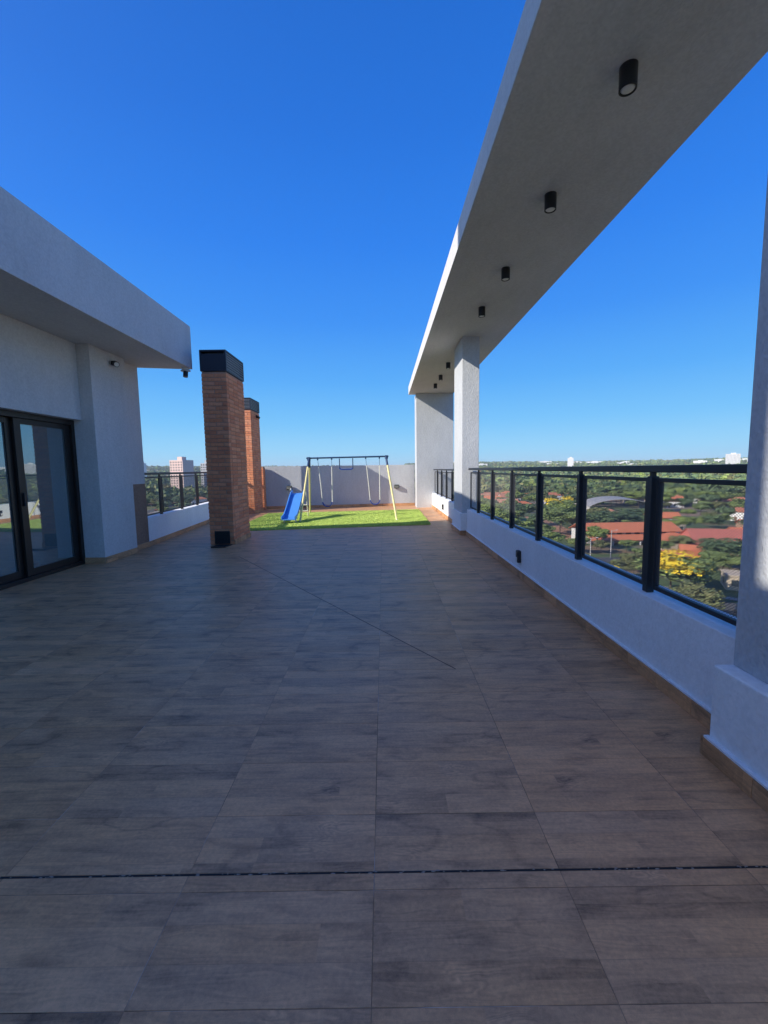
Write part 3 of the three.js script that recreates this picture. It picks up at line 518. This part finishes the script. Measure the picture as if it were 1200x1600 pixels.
// houses
const roofTex = tex(256, 256, (u, v) => { const t = 0.7 + 0.35 * fbm(u, v, 6, 6, 4, 171) + 0.3 * (fbm(u, v, 90, 20, 2, 173) - 0.5) + 0.12 * Math.sin(u * Math.PI * 2 * 24); return [t, t, t]; }, true, [6, 6]);
const roofMats = [[0.66, 0.2, 0.09], [0.7, 0.22, 0.1], [0.5, 0.18, 0.1], [0.58, 0.25, 0.15], [0.3, 0.28, 0.26], [0.55, 0.54, 0.52], [0.22, 0.14, 0.11]].map(c => std(C(...c), 0.9, { map: roofTex }));
const wallTex = plasterTone(1, 1, 1, 0.25);
const wallMats = [[0.66, 0.63, 0.58], [0.7, 0.69, 0.67], [0.55, 0.45, 0.33], [0.5, 0.3, 0.2], [0.62, 0.5, 0.42]].map(c => std(C(...c), 0.9, { map: wallTex }));
const winMat = std(C(0.03, 0.04, 0.05), 0.15), woodDoor = std(C(0.16, 0.08, 0.04), 0.6);
const taken2d = [];
function gableGeo(w, l, rise, over, th = 0.18) {                     // ridge along local x
  const W = w / 2 + over, Lh = l / 2 + over, y0 = -over * rise / (l / 2), s = new THREE.Shape([[-Lh, y0], [0, rise], [Lh, y0], [Lh, y0 - th], [0, rise - th], [-Lh, y0 - th]].map(p => new THREE.Vector2(...p)));
  const g = new THREE.ExtrudeGeometry(s, { depth: 2 * W, bevelEnabled: false }); g.translate(0, 0, -W); g.rotateY(Math.PI / 2); return triUV(g);
}
function hipGeo(w, l, rise, over) { const W = w / 2 + over, L = l / 2 + over, r = Math.max(0.2, W - L), P = []; const A = [-W, 0, L], B = [W, 0, L], Cc = [W, 0, -L], D = [-W, 0, -L], E = [-r, rise, 0], F = [r, rise, 0];
  for (const q of [[A, B, F], [A, F, E], [C2(Cc), D, E], [C2(Cc), E, F], [B, Cc, F], [D, A, E], [A, D, Cc], [A, Cc, B]]) for (const v of q) P.push(...v); return triUV(quadGeo(P)); }
function C2(v) { return v; }
function house(label, x, d, w, l, h, rot, o = {}) {
  const y = groundY(x, d), t = thing(o.name || 'house', label, o.category || 'house', [0, 0, 0], o.group), wm = o.wall || pick(wallMats), rm = o.roof || pick(roofMats);
  part('wall', box(-w / 2, w / 2, -1, h, -l / 2, l / 2), wm, t);
  if (o.flat) { part('roof', [box(-w / 2 - 0.2, w / 2 + 0.2, h, h + 0.35, -l / 2 - 0.2, l / 2 + 0.2)], rm, t); }
  else if (o.hip) { const g = hipGeo(w, l, o.rise || l * 0.22, 0.6); g.translate(0, h, 0); part('roof', g, rm, t); }
  else { const rise = o.rise || l * 0.22, g = gableGeo(w, l, rise, 0.5); g.translate(0, h, 0); part('roof', g, rm, t); const s = new THREE.Shape([[-l / 2, 0], [l / 2, 0], [0, rise - 0.2]].map(p => new THREE.Vector2(...p))); const e = new THREE.ExtrudeGeometry(s, { depth: w - 0.02, bevelEnabled: false }); e.translate(0, 0, -w / 2 + 0.01); e.rotateY(Math.PI / 2); e.translate(0, h, 0); part('gable', triUV(e), wm, t); }
  if (o.windows !== 0) {
    const n = Math.max(2, Math.round(w / 3.2)); for (let i = 0; i < n; i++) { const cx = -w / 2 + w * (i + 0.5) / n; if (i === (n >> 1) && !o.noDoor) part('door', box(cx - 0.5, cx + 0.5, 0, Math.min(2.1, h - 0.4), -l / 2 - 0.06, -l / 2 + 0.02), woodDoor, t); else part('window', box(cx - 0.65, cx + 0.65, 1.0, Math.min(2.3, h - 0.4), -l / 2 - 0.04, -l / 2 + 0.02), winMat, t); }
    for (const s of [-1, 1]) part('window', box(s * w / 2 - 0.03, s * w / 2 + 0.03, 1.0, Math.min(2.3, h - 0.4), -0.7, 0.7), winMat, t);
  }
  t.position.set(x, y, -d); t.rotation.y = -rot; taken2d.push([x, d, Math.max(w, l) * 0.52]); return t;
}
{ // the long two-tier hall with terracotta roofs
  const t = thing('long_hall', 'long building with two tiers of orange tile roof beyond the railing', 'building', [0, 0, 0]), o = roofMats[1];
  part('wall', box(-17, 17, 0, 4.3, -4, 6), wallMats[1], t); const g = gableGeo(34, 12, 2.4, 0.6); g.translate(0, 4.3, -1); part('roof', g, o, t);
  for (let i = 0; i < 11; i++) part('column', box(-16 + i * 3.2, -15.5 + i * 3.2, 0, 4.15, -4.9, -4.4), wallMats[1], t);
  for (let i = 0; i < 10; i++) part('window', box(-15.2 + i * 3.2, -13.1 + i * 3.2, 2.6, 3.9, -4.05, -3.97), winMat, t);
  const P = []; const v = (a, b, c, e) => [a, b, c, a, c, e].forEach(q => P.push(q[0], q[1], -q[2])); v([-17, 1.9, -9.5], [17, 1.9, -9.5], [17, 3.2, -5], [-17, 3.2, -5]); v([-17, 1.75, -9.5], [-17, 3.05, -5], [17, 3.05, -5], [17, 1.75, -9.5]); v([-17, 1.75, -9.5], [17, 1.75, -9.5], [17, 1.9, -9.5], [-17, 1.9, -9.5]); part('veranda_roof', triUV(quadGeo(P)), o, t);
  for (let i = 0; i < 11; i++) part('post', box(-16 + i * 3.2, -15.7 + i * 3.2, 0, 1.8, -9.2, -8.9), wallMats[1], t);
  t.position.set(88, G0, -155); t.rotation.y = 0.02; for (let i = -1; i < 2; i++) taken2d.push([88 + i * 11, 152, 11]);
}
{ // arched sports hall
  const t = thing('sports_hall', 'arched grey metal roof hall behind the long orange roof', 'building', [0, 0, 0]);
  const pts = [], N = 20; for (let i = 0; i <= N; i++) { const a = Math.PI * (0.12 + 0.76 * i / N); pts.push(new THREE.Vector2(-Math.cos(a) * 17, Math.sin(a) * 6.4 + 2.2)); } for (let i = N; i >= 0; i--) { const a = Math.PI * (0.12 + 0.76 * i / N); pts.push(new THREE.Vector2(-Math.cos(a) * 16.8, Math.sin(a) * 6.4 + 2.0)); }
  const g = new THREE.ExtrudeGeometry(new THREE.Shape(pts), { depth: 26, bevelEnabled: false }); part('roof', triUV(g), std(C(0.42, 0.4, 0.38), 0.6, { map: roofTex }), t);
  for (const s of [-1, 1]) part('wall', box(s > 0 ? 15.2 : -15.5, s > 0 ? 15.5 : -15.2, 0, 4.4, -25, -1), wallMats[0], t);
  part('truss', [1, 9, 17, 25].map(z => { const q = box(-15.5, 15.5, 4.2, 4.5, -z - 0.15, -z + 0.15); return q; }), M.railPaint, t);
  t.position.set(130, G0 + 1.5, -246); t.rotation.y = -0.25; taken2d.push([133, 232, 22]);
}
house('white flat-roofed block beside the yellow-topped tree', 126, 318, 15, 12, 5, 0.1, { flat: true, wall: wallMats[1], roof: roofMats[5], name: 'flat_house' });
house('white house with brown-red roof left of the parapet posts', 144, 432, 13, 11, 4.5, 0.35, { wall: wallMats[1], roof: roofMats[2] });
house('pale house nearest the far column behind the railing', 103, 428, 12, 10, 4, 0.2, { wall: wallMats[4], roof: roofMats[3] });
{ const t = house('large pink-red building with red roof by the near column', 105, 133, 17, 11, 4.6, 0.28, { wall: std(C(0.62, 0.2, 0.16), 0.9, { map: wallTex }), roof: std(C(0.55, 0.17, 0.12), 0.9, { map: roofTex }), name: 'red_building', category: 'building', rise: 2.6 });
  part('white_panel', (() => { const g = box(2.2, 5.2, 0.9, 4.2, -5.62, -5.5); g.translate(0, 0, 0); return g; })(), wallMats[1], { position: new THREE.Vector3(), parent: null, add: m => t.add(m) }); }
house('low house with red tile roof left of the pink-red building', 94, 138, 10, 9, 3.6, 0.15, { roof: roofMats[0], hip: true });
house('low house with orange roof just above the yellow-flowered tree', 77.5, 113, 11, 8, 3, 0.05, { roof: roofMats[0] });
house('orange-roofed house left of the low roofs, behind mixed shrubs', 89, 119, 9, 7, 3.2, 0.6, { roof: roofMats[1] });
house('sand-coloured shed beside the street near the column', 80, 92, 9, 6, 3, 0.5, { flat: true, wall: wallMats[2], roof: wallMats[2], name: 'street_shed', category: 'shed' });
house('orange-roofed house behind the sports hall', 180, 308, 12, 10, 4, 0.4, { roof: roofMats[1] });
house('terracotta house among bright green trees', 212, 358, 12, 10, 5, 0.2, { roof: roofMats[0], hip: true });
house('white long roof among far trees', 288, 505, 26, 12, 5, 0.1, { flat: true, roof: roofMats[5], wall: wallMats[1], name: 'warehouse', category: 'warehouse' });
house('brown-roofed house with orange gable below the sports hall', 128, 196, 12, 9, 4, 0.3, { roof: roofMats[1] });
house('flat pale house behind the long hall', 118, 178, 11, 9, 4, 0.1, { roof: roofMats[5], flat: true });
house('long red-roofed house left of the brick chimney', -222, 470, 22, 10, 4.5, -0.2, { roof: roofMats[2], wall: wallMats[1] });
house('orange-roofed house close beside the brick chimney', -190, 438, 14, 10, 4, -0.4, { roof: roofMats[0] });
house('pale grey-roofed house below the pink tower', -255, 560, 20, 12, 5, -0.2, { roof: roofMats[4], wall: wallMats[1] });
house('white low house at the left end of the left railing', -262, 430, 14, 10, 4, -0.5, { roof: roofMats[5], flat: true, wall: wallMats[1] });

// street poles and parked cars
const concrete = std(C(0.5, 0.48, 0.45), 0.9);
function lampPost(label, x, d, h, out) { const y = G0, t = thing('utility_pole', label, 'pole', [x, y, d], 'street poles');
  part('pole', rod(new THREE.Vector3(x, y, -d), new THREE.Vector3(x, y + h, -d), 0.16, 0.1, 8), concrete, t); part('arm', bar([x, y + h - 0.3, d], [x + out, y + h + 0.1, d - 0.6], 0.05, 6), concrete, t); part('lamp_head', box(x + out - 0.3, x + out + 0.2, y + h + 0.05, y + h + 0.2, d - 0.85, d - 0.5, 0.03), M.whitePlastic, t); }
lampPost('pale street pole in front of the yellow-flowered tree', 57, 80.5, 8, -1.4); lampPost('white street lamp left of the long hall', 59, 121, 7, 1.5); lampPost('thin pole before the middle of the long hall', 67, 125, 8.5, 1.2);
{
  const tyre = std(C(0.02, 0.02, 0.02), 0.9);
  const carGeo = (() => { const s = new THREE.Shape([[-2.1, 0.35], [-2.1, 0.75], [-1.9, 0.9], [-1.1, 0.97], [-0.55, 1.42], [0.9, 1.45], [1.55, 1.0], [2.05, 0.92], [2.12, 0.4]].map(p => new THREE.Vector2(...p))); const g = new THREE.ExtrudeGeometry(s, { depth: 1.5, bevelEnabled: true, bevelSize: 0.08, bevelThickness: 0.1, bevelSegments: 2 }); g.translate(0, 0, -0.75); return triUV(g); })();
  const glassGeo = (() => { const s = new THREE.Shape([[-0.98, 0.98], [-0.5, 1.36], [0.85, 1.39], [1.4, 1.0]].map(p => new THREE.Vector2(...p))); const g = new THREE.ExtrudeGeometry(s, { depth: 1.74, bevelEnabled: false }); g.translate(0, 0, -0.87); return triUV(g); })();
  const car = (label, x, d, rot, c) => { const t = thing('parked_car', label, 'car', [x, G0 + 0.1, d], 'cars on the streets'); t.rotation.y = rot; const body = new THREE.Mesh(carGeo, std(c, 0.25)); body.name = 'body'; const gl = new THREE.Mesh(glassGeo, winMat); gl.name = 'window_glass'; t.add(body, gl);
    for (const [a, b] of [[-1.35, -0.78], [-1.35, 0.78], [1.35, -0.78], [1.35, 0.78]]) { const w = new THREE.Mesh(strip(new THREE.CylinderGeometry(0.33, 0.33, 0.2, 14).rotateX(Math.PI / 2)), tyre); w.name = 'wheel'; w.position.set(a, 0.33, b); t.add(w); } t.traverse(m => { m.castShadow = m.receiveShadow = true; }); };
  car('dark car on the street below the yellow tree', 66, 77, 0.75, C(0.03, 0.035, 0.045)); car('white car on the street left of the street pole', 49, 97, 0.9, C(0.7, 0.7, 0.7)); car('black car parked before the hall hedge', 52, 95, 0.85, C(0.02, 0.02, 0.025)); car('silver car farther along the street', 45.5, 112, 1.4, C(0.4, 0.41, 0.42)); car('orange-red car on the pale street left of the post', -162, 306, 0.25, C(0.5, 0.1, 0.05));
}

const marks = [['the long orange-roofed hall', 88, 152], ['the arched sports hall', 133, 232], ['the pink-red building', 105, 133], ['the big yellow-flowered tree', 57, 84], ['the golden-crowned tree', 86, 206], ['the white flat-roofed block', 126, 318], ['the white house with brown-red roof', 144, 432], ['the palm tree', 190, 372], ['the sunlit lawn', 70, 205], ['the sand-coloured shed', 80, 92], ['the orange house behind the hall', 180, 308], ['the terracotta house', 212, 358], ['the long white roof', 288, 505], ['the lime tree by the hall', 168, 280], ['the pink apartment tower', -243, 520], ['the pale left street', -190, 305], ['the long red-roofed house', -222, 470], ['the dark broad left tree', -148, 318], ['the white low house', -262, 430], ['the white box tower', 1200, 1480], ['the slim white tower', 760, 1750], ['the small white left tower', -640, 1150]];
function whereabouts(x, d) {                                         // how one finds it: the nearest landmark and the side of it
  let best = marks[0], bd = 1e9; for (const m of marks) { const q = Math.hypot(x - m[1], d - m[2]) / Math.hypot(m[1], m[2]); if (q < bd) { bd = q; best = m; } }
  const a = Math.atan2(x, d) - Math.atan2(best[1], best[2]), r = Math.hypot(x, d) / Math.hypot(best[1], best[2]), far = bd > 0.3 ? 'well ' : '';
  return `${far}${Math.abs(a) > Math.abs(r - 1) ? (a > 0 ? 'right of' : 'left of') : (r > 1 ? 'beyond' : 'in front of')} ${best[0]}`;
}
// apartment blocks on the skyline
function block(label, x, d, w, l, top, rot, wallMat, win = true, grp = 'blocks on the skyline') {
  const y = groundY(x, d), t = thing('apartment_block', label, 'building', [0, 0, 0], grp), h = top - y;
  part('wall', box(-w / 2, w / 2, -2, h, -l / 2, l / 2), wallMat, t); part('roof_house', box(-w * 0.15, w * 0.2, h, h + Math.min(4, h * 0.1), -l * 0.2, l * 0.2), wallMat, t);
  if (win) { const fl = Math.floor(h / 3.1), n = Math.max(3, Math.round(w / 3.6)); for (let f = Math.max(0, fl - 13); f < fl; f++) for (let i = 0; i < n; i++) { const cx = -w / 2 + w * (i + 0.5) / n; part('window', box(cx - 0.9, cx + 0.9, f * 3.1 + 1, f * 3.1 + 2.5, -l / 2 - 0.05, -l / 2 + 0.02), winMat, t); } }
  t.position.set(x, y, -d); t.rotation.y = -rot; taken2d.push([x, d, Math.max(w, l) * 0.6]); return t;
}
const pinkWall = std(C(0.75, 0.55, 0.48), 0.9, { map: wallTex });
block('pink and white apartment tower above the left railing', -243, 520, 19, 18, 15.5, 0.3, pinkWall, true);
block('lower grey block right of the pink tower', -224, 548, 10, 12, 12, 0.3, std(C(0.4, 0.4, 0.42), 0.9), true);
block('small white tower left of the pink tower', -640, 1150, 14, 12, 26, -0.5, wallMats[1], false);
block('white box-shaped tower on the skyline beside the near column', 1200, 1480, 40, 26, 36, 0.68, wallMats[1], true);
block('slim white tower on the skyline left of the middle posts', 760, 1750, 22, 18, 36, 0.4, wallMats[1], false);
const ordinal = n => n + (n % 100 > 10 && n % 100 < 14 ? 'th' : ['th', 'st', 'nd', 'rd'][n % 10] || 'th');
function skyline(n, a0, a1, r0, r1, w0, w1, side) {                  // low white buildings, counted from the left
  const list = Array.from({ length: n }, () => rr(a0, a1)).sort((p, q) => p - q);
  list.forEach((a, i) => { const r = rr(r0, r1), x = Math.sin(a) * r, d = Math.cos(a) * r, w = rr(w0, w1); block(`${w > (w0 + w1) / 2 ? 'long' : 'short'} white building on the ${side} horizon, ${ordinal(i + 1)} from the left`, x, d, w, 30, groundY(x, d) + rr(12, 22), a, wallMats[1], false, `white buildings on the ${side} horizon`); });
}
skyline(26, 0.16, 0.85, 2100, 3300, 30, 110, 'right'); skyline(8, -0.75, -0.3, 1900, 3000, 20, 60, 'left');

// more houses between the trees
const clear = (x, d, r) => taken2d.every(([a, b, q]) => Math.hypot(x - a, d - b) > r + q) && roads.every(([x0, d0, x1, d1, w]) => { const vx = x1 - x0, vd = d1 - d0, t = Math.min(1, Math.max(0, ((x - x0) * vx + (d - d0) * vd) / (vx * vx + vd * vd))); return Math.hypot(x - x0 - vx * t, d - d0 - vd * t) > r + w / 2; });
function scatterHouses(n, a0, a1, r0, r1, label, grp, opts) { let k = 0, tries = 0; while (k < n && tries++ < 4000) { const a = rr(a0, a1), r = Math.sqrt(rr(r0 * r0, r1 * r1)), x = Math.sin(a) * r, d = Math.cos(a) * r, w = rr(9, 16) * (r > 500 ? 1.5 : 1); if (!clear(x, d, w * 0.7)) continue; const o = opts(); house(`${w > 12.5 * (r > 500 ? 1.5 : 1) ? 'large' : 'small'} ${o.flat ? 'flat' : o.hip ? 'hipped' : 'gabled'} ${['orange', 'orange', 'brown', 'tan', 'grey', 'white', 'dark'][roofMats.indexOf(o.roof)]} roofed house ${whereabouts(x, d)}`, x, d, w, w * rr(0.6, 0.85), rr(3.4, 5.5), rr(-0.4, 0.4) + a, { ...o, group: grp }); k++; } }
scatterHouses(72, 0.2, 0.9, 165, 560, 'small tile-roofed house among the trees right of the terrace', 'houses among the right trees', () => ({ roof: pick(roofMats.slice(0, 4)), hip: rnd() < 0.5 }));
scatterHouses(14, 0.88, 1.12, 110, 430, '', 'houses among the right trees', () => ({ roof: pick(roofMats.slice(0, 4)), hip: rnd() < 0.5 }));
scatterHouses(40, -0.85, -0.22, 230, 620, 'small tile-roofed house among the trees left of the terrace', 'houses among the left trees', () => ({ roof: pick(roofMats.slice(0, 5)), hip: rnd() < 0.5 }));
scatterHouses(125, 0.15, 0.9, 560, 2200, 'far house or shed with pale or red roof below the horizon', 'far houses', () => ({ roof: pick(roofMats.slice(0, 6)), flat: rnd() < 0.5, windows: 0, wall: pick(wallMats.slice(0, 2)) }));
scatterHouses(45, -0.85, -0.2, 620, 1900, 'far house below the left horizon', 'far houses on the left', () => ({ roof: pick(roofMats.slice(0, 6)), flat: rnd() < 0.4, windows: 0 }));
console.log('houses done');

// ---------------------------------------------------------------- trees
function crown(quads, leaf, clumps, flat, cols, topOnly = -2) {      // unit crown: radius about 1, centre at 0
  const P = [], K = [], balls = []; for (let i = 0; i < clumps; i++) { const a = rnd() * 6.283, r = Math.sqrt(rnd()) * 0.72, y = rr(-0.45, 0.55) * (1 - r * 0.6); balls.push([Math.cos(a) * r, y * flat * 1.5, Math.sin(a) * r, rr(0.24, 0.44)]); }
  const n = new THREE.Vector3(), u = new THREE.Vector3(), v = new THREE.Vector3(), p = new THREE.Vector3(), j = new THREE.Vector3();
  for (let i = 0; i < quads; i++) {
    const b = balls[i % clumps]; n.set(rr(-1, 1), rr(-1, 1), rr(-1, 1)).normalize(); if (n.y < -0.3 && rnd() < 0.6) n.y *= -1;
    p.set(b[0], b[1], b[2]).addScaledVector(n, b[3] * Math.pow(rnd(), 0.22)); p.y = b[1] + (p.y - b[1]) * 0.85; if (p.y < topOnly) continue;
    j.set(rr(-1, 1), rr(-1, 1), rr(-1, 1)).multiplyScalar(0.75).add(n).normalize(); u.set(j.z, rr(-0.3, 0.3), -j.x).normalize(); v.copy(j).cross(u).normalize();
    const s = leaf * rr(0.6, 1.25), c = pick(cols), k = rr(0.72, 1.28); const q = (a, e) => [p.x + (u.x * a + v.x * e) * s, p.y + (u.y * a + v.y * e) * s, p.z + (u.z * a + v.z * e) * s];
    const A = q(-0.5, -0.35), B = q(0.5, -0.28), D = q(0.42, 0.36), E = q(-0.45, 0.3); P.push(...A, ...B, ...D, ...A, ...D, ...E); for (let m = 0; m < 6; m++) K.push(c[0] * k, c[1] * k, c[2] * k);
  }
  return quadGeo(P, null, K);
}
const leafMat = new THREE.MeshStandardMaterial({ color: 0xffffff, vertexColors: true, roughness: 0.75, side: THREE.DoubleSide });
const barkMat = std(C(0.14, 0.1, 0.075), 0.95, { map: roofTex });
const G = { mid: [[0.17, 0.225, 0.065], [0.15, 0.205, 0.06], [0.2, 0.25, 0.07]], dark: [[0.1, 0.15, 0.06], [0.085, 0.135, 0.055], [0.12, 0.17, 0.065]], lime: [[0.2, 0.26, 0.055], [0.18, 0.24, 0.05], [0.22, 0.28, 0.065]], olive: [[0.18, 0.175, 0.065], [0.15, 0.16, 0.055], [0.14, 0.17, 0.06]], gold: [[0.82, 0.6, 0.03], [0.86, 0.66, 0.04], [0.72, 0.5, 0.02]] };
function trunkGeo(h, r, spread) { const gs = [rod(new THREE.Vector3(0, -1, 0), new THREE.Vector3(0.1, h * 0.6, 0), r, r * 0.65, 8)]; for (let i = 0; i < 5; i++) { const a = i * 1.26 + 0.3; gs.push(rod(new THREE.Vector3(0.1, h * 0.56, 0), new THREE.Vector3(Math.cos(a) * spread, h * rr(0.8, 1), Math.sin(a) * spread), r * 0.5, r * 0.15, 6)); } return merge(gs); }
const kinds = {}; for (const [k, cols] of Object.entries(G)) { if (k === 'gold') continue; kinds[k] = { fine: crown(4200, 0.1, 22, 0.75, cols), coarse: [crown(1300, 0.17, 15, 0.75, cols), crown(1300, 0.17, 18, 0.62, cols)] }; }
const goldTop = crown(2600, 0.095, 20, 0.75, G.gold, -0.02), trunkUnit = trunkGeo(1, 0.045, 0.35);
let treeCount = 0;
function tree(kind, label, x, d, R, H, group, fine = false, gold = false) {
  const y = groundY(x, d), t = thing('tree', label, 'tree', [x, y, d], group); t.rotation.y = rnd() * 6.28;
  const tr = new THREE.Mesh(trunkUnit, barkMat); tr.name = 'trunk'; tr.scale.set(R * 0.8, H * 0.72, R * 0.8);
  const cr = new THREE.Mesh(fine ? kinds[kind].fine : pick(kinds[kind].coarse), leafMat); cr.name = 'crown'; cr.scale.set(R, H * 0.36, R * rr(0.9, 1.1)); cr.position.y = H * 0.66; t.add(tr, cr);
  if (gold) { const b = new THREE.Mesh(goldTop, leafMat); b.name = 'blossom'; b.scale.set(R * 1.04, H * 0.38, R * 1.04); b.position.set(0, H * 0.69, 0); t.add(b); }
  t.traverse(m => { m.castShadow = m.receiveShadow = true; }); taken2d.push([x, d, R * 0.6]); treeCount++; return t;
}
tree('mid', 'tree with bright yellow blossom close below the near railing panels', 57.8, 84, 7.4, 10.5, 'yellow flowering trees', true, true);
tree('mid', 'tall tree with golden crown above the sandy ground', 86, 206, 8, 13.5, 'yellow flowering trees', true, true);
tree('lime', 'small yellow-flowered tree at the foot of the second panel', 46.2, 90, 4.2, 6.8, 'yellow flowering trees', true, true);
tree('olive', 'green tree directly in front of the big yellow-flowered tree', 51.5, 70, 4.6, 8.2, null, true);
tree('mid', 'green tree left of the street pole, below the railing', 46, 74, 3.6, 6.5, null, true);
tree('mid', 'broad green tree below the golden crown', 69, 168, 9, 13, null, true); tree('lime', 'pale green tree in front of the golden crown', 79, 188, 8.5, 12.5, null, true);
tree('mid', 'green tree right below the golden crown', 76, 172, 6.5, 10, null, true);
tree('dark', 'wide dark tree between the sports hall and the orange roof', 104, 184, 12, 8.6, null, true);
tree('dark', 'dark tree behind the left end of the orange roof', 86, 172, 8, 9.5, null, true);
tree('dark', 'dark round tree behind the yellow-flowered tree, near the column', 88, 108, 7, 9, null, true);
tree('mid', 'green tree beside the sand-coloured shed', 80, 100, 5, 7.5, null, true);
tree('lime', 'bright green tree left of the orange hall columns', 70, 140, 5, 8, null, true);
tree('olive', 'shrubby olive tree before the long hall', 68, 133, 3.2, 4.5, null, true); tree('mid', 'low green tree before the middle of the long hall', 77, 134, 3.4, 4.6, null, true);
tree('mid', 'low green tree at the right end of the long hall', 84, 128, 4, 5.5, null, true); tree('olive', 'olive green tree beside the parked cars', 57, 100, 3.4, 6, null, true);
tree('olive', 'olive tree above the street right of the parked cars', 63, 106, 4, 6.5, null, true); tree('mid', 'green tree between the orange roof and the street', 70, 112, 4, 6, null, true);
tree('dark', 'tree shading the lawn beyond the far railing panels', 62, 196, 8, 12, null, true); tree('mid', 'green tree at the far left edge of the right railing view', 52, 180, 8, 11, null, true); tree('mid', 'tree on the edge of the lawn', 60, 214, 8, 11, null, true);
tree('lime', 'large lime green tree right of the sports hall', 168, 280, 11, 12, null, true); tree('lime', 'bright green tree near the column edge', 200, 262, 9, 12, null, true);
tree('dark', 'dark broad tree behind the left parapet, beside the post', -148, 318, 12, 11, null, true); tree('mid', 'green tree left of the post behind the left railing', -185, 340, 9, 11, null, true); tree('olive', 'olive tree behind the left post', -170, 322, 6, 9, null, true);
function scatterTrees(n, a0, a1, r0, r1, side, ks) { let k = 0, tries = 0; while (k < n && tries++ < 9000) { const a = rr(a0, a1), r = Math.sqrt(rr(r0 * r0, r1 * r1)), x = Math.sin(a) * r, d = Math.cos(a) * r, R = rr(3.4, 7.4); if (!clear(x, d, R * 0.55)) continue; const kd = pick(ks); tree(kd, `${R > 6.6 ? 'broad' : R > 5.2 ? 'medium' : 'small'} ${{ mid: 'leaf green', dark: 'dark green', lime: 'lime green', olive: 'olive green' }[kd]} tree ${whereabouts(x, d)}`, x, d, R, R * rr(1.2, 1.6) + 1.2, `trees ${side}`, r < 150); k++; } }
scatterTrees(185, 0.17, 0.85, 85, 430, 'right of the terrace', ['mid', 'mid', 'dark', 'dark', 'lime', 'olive']);
scatterTrees(34, 0.85, 1.12, 95, 430, 'right of the terrace', ['mid', 'dark', 'lime', 'olive']);
scatterTrees(62, -0.85, -0.2, 170, 480, 'left of the terrace', ['mid', 'dark', 'dark', 'olive']);
{ // palm
  const x = 190, d = 372, y = groundY(x, d), t = thing('palm_tree', 'single palm tree above the sports hall', 'palm tree', [x, y, d]), h = 12;
  part('trunk', rod(new THREE.Vector3(x, y, -d), new THREE.Vector3(x + 0.4, y + h, -d), 0.45, 0.3, 8), barkMat, t); const gs = [];
  for (let i = 0; i < 15; i++) { const a = i * 0.42 * 1.0, P = [], up = rr(0.2, 1.1); for (let s = 0; s < 5; s++) { const f = q => { const k = q / 5; return [Math.cos(a) * 3.6 * k, up * 2.4 * k - 3.2 * k * k, Math.sin(a) * 3.6 * k, 0.5 * (1 - k) + 0.08]; }, A = f(s), B = f(s + 1), wx = -Math.sin(a), wz = Math.cos(a); const v = (q, m) => [q[0] + wx * q[3] * m, q[1] - Math.abs(m) * 0.15, q[2] + wz * q[3] * m]; P.push(...v(A, -1), ...v(A, 1), ...v(B, 1), ...v(A, -1), ...v(B, 1), ...v(B, -1)); } const g = quadGeo(P); g.translate(x + 0.4, y + h, -d); gs.push(g); }
  part('fronds', gs, std(C(0.09, 0.12, 0.04), 0.7, { side: THREE.DoubleSide }), t);
}
{ // the woods that merge toward the horizon
  const geos = [crown(110, 0.5, 9, 0.75, [[0.8, 0.8, 0.8], [1, 1, 1], [1.15, 1.15, 1.1]]), crown(110, 0.5, 11, 0.6, [[0.8, 0.8, 0.8], [1, 1, 1], [1.15, 1.15, 1.1]])];
  const cols = [...G.mid, ...G.dark, ...G.dark, ...G.olive, G.lime[0]], mt = new THREE.Matrix4(), q = new THREE.Quaternion(), up = new THREE.Vector3(0, 1, 0);
  geos.forEach((g, gi) => { const N = 7500, m = new THREE.InstancedMesh(g, leafMat, N); let i = 0;
    while (i < N) { const left = rnd() < 0.3, a = left ? rr(-1.0, -0.1) : rr(0.05, 1.05), r = 400 + 3500 * Math.pow(rnd(), 1.6), x = Math.sin(a) * r, d = Math.cos(a) * r; if (r < 1500 && rnd() < 0.8 && !taken2d.every(([p, s, w]) => Math.abs(x - p) > w || Math.abs(d - s) > w)) continue;
      const R = rr(4.5, 9) * (1 + r / 3500), H = R * rr(0.62, 0.85); mt.compose(new THREE.Vector3(x, groundY(x, d) + H * 0.75 + 1, -d), q.setFromAxisAngle(up, rnd() * 6.283), new THREE.Vector3(R, H, R)); m.setMatrixAt(i, mt); const c = pick(cols), k = rr(0.8, 1.2); m.setColorAt(i, C(c[0] * k, c[1] * k, c[2] * k)); i++; }
    m.name = gi ? 'far_woods_001' : 'far_woods'; m.castShadow = m.receiveShadow = true; tag(m, gi ? 'lower scrubby tree cover between the far houses' : 'continuous green tree cover stretching to the horizon', 'woods', null, 'stuff'); scene.add(m); });
}
scene.fog = new THREE.FogExp2(0xcfdde8, 0.00011);                   // thin haze over the city
console.log('trees', treeCount);
renderer.render(scene, camera);
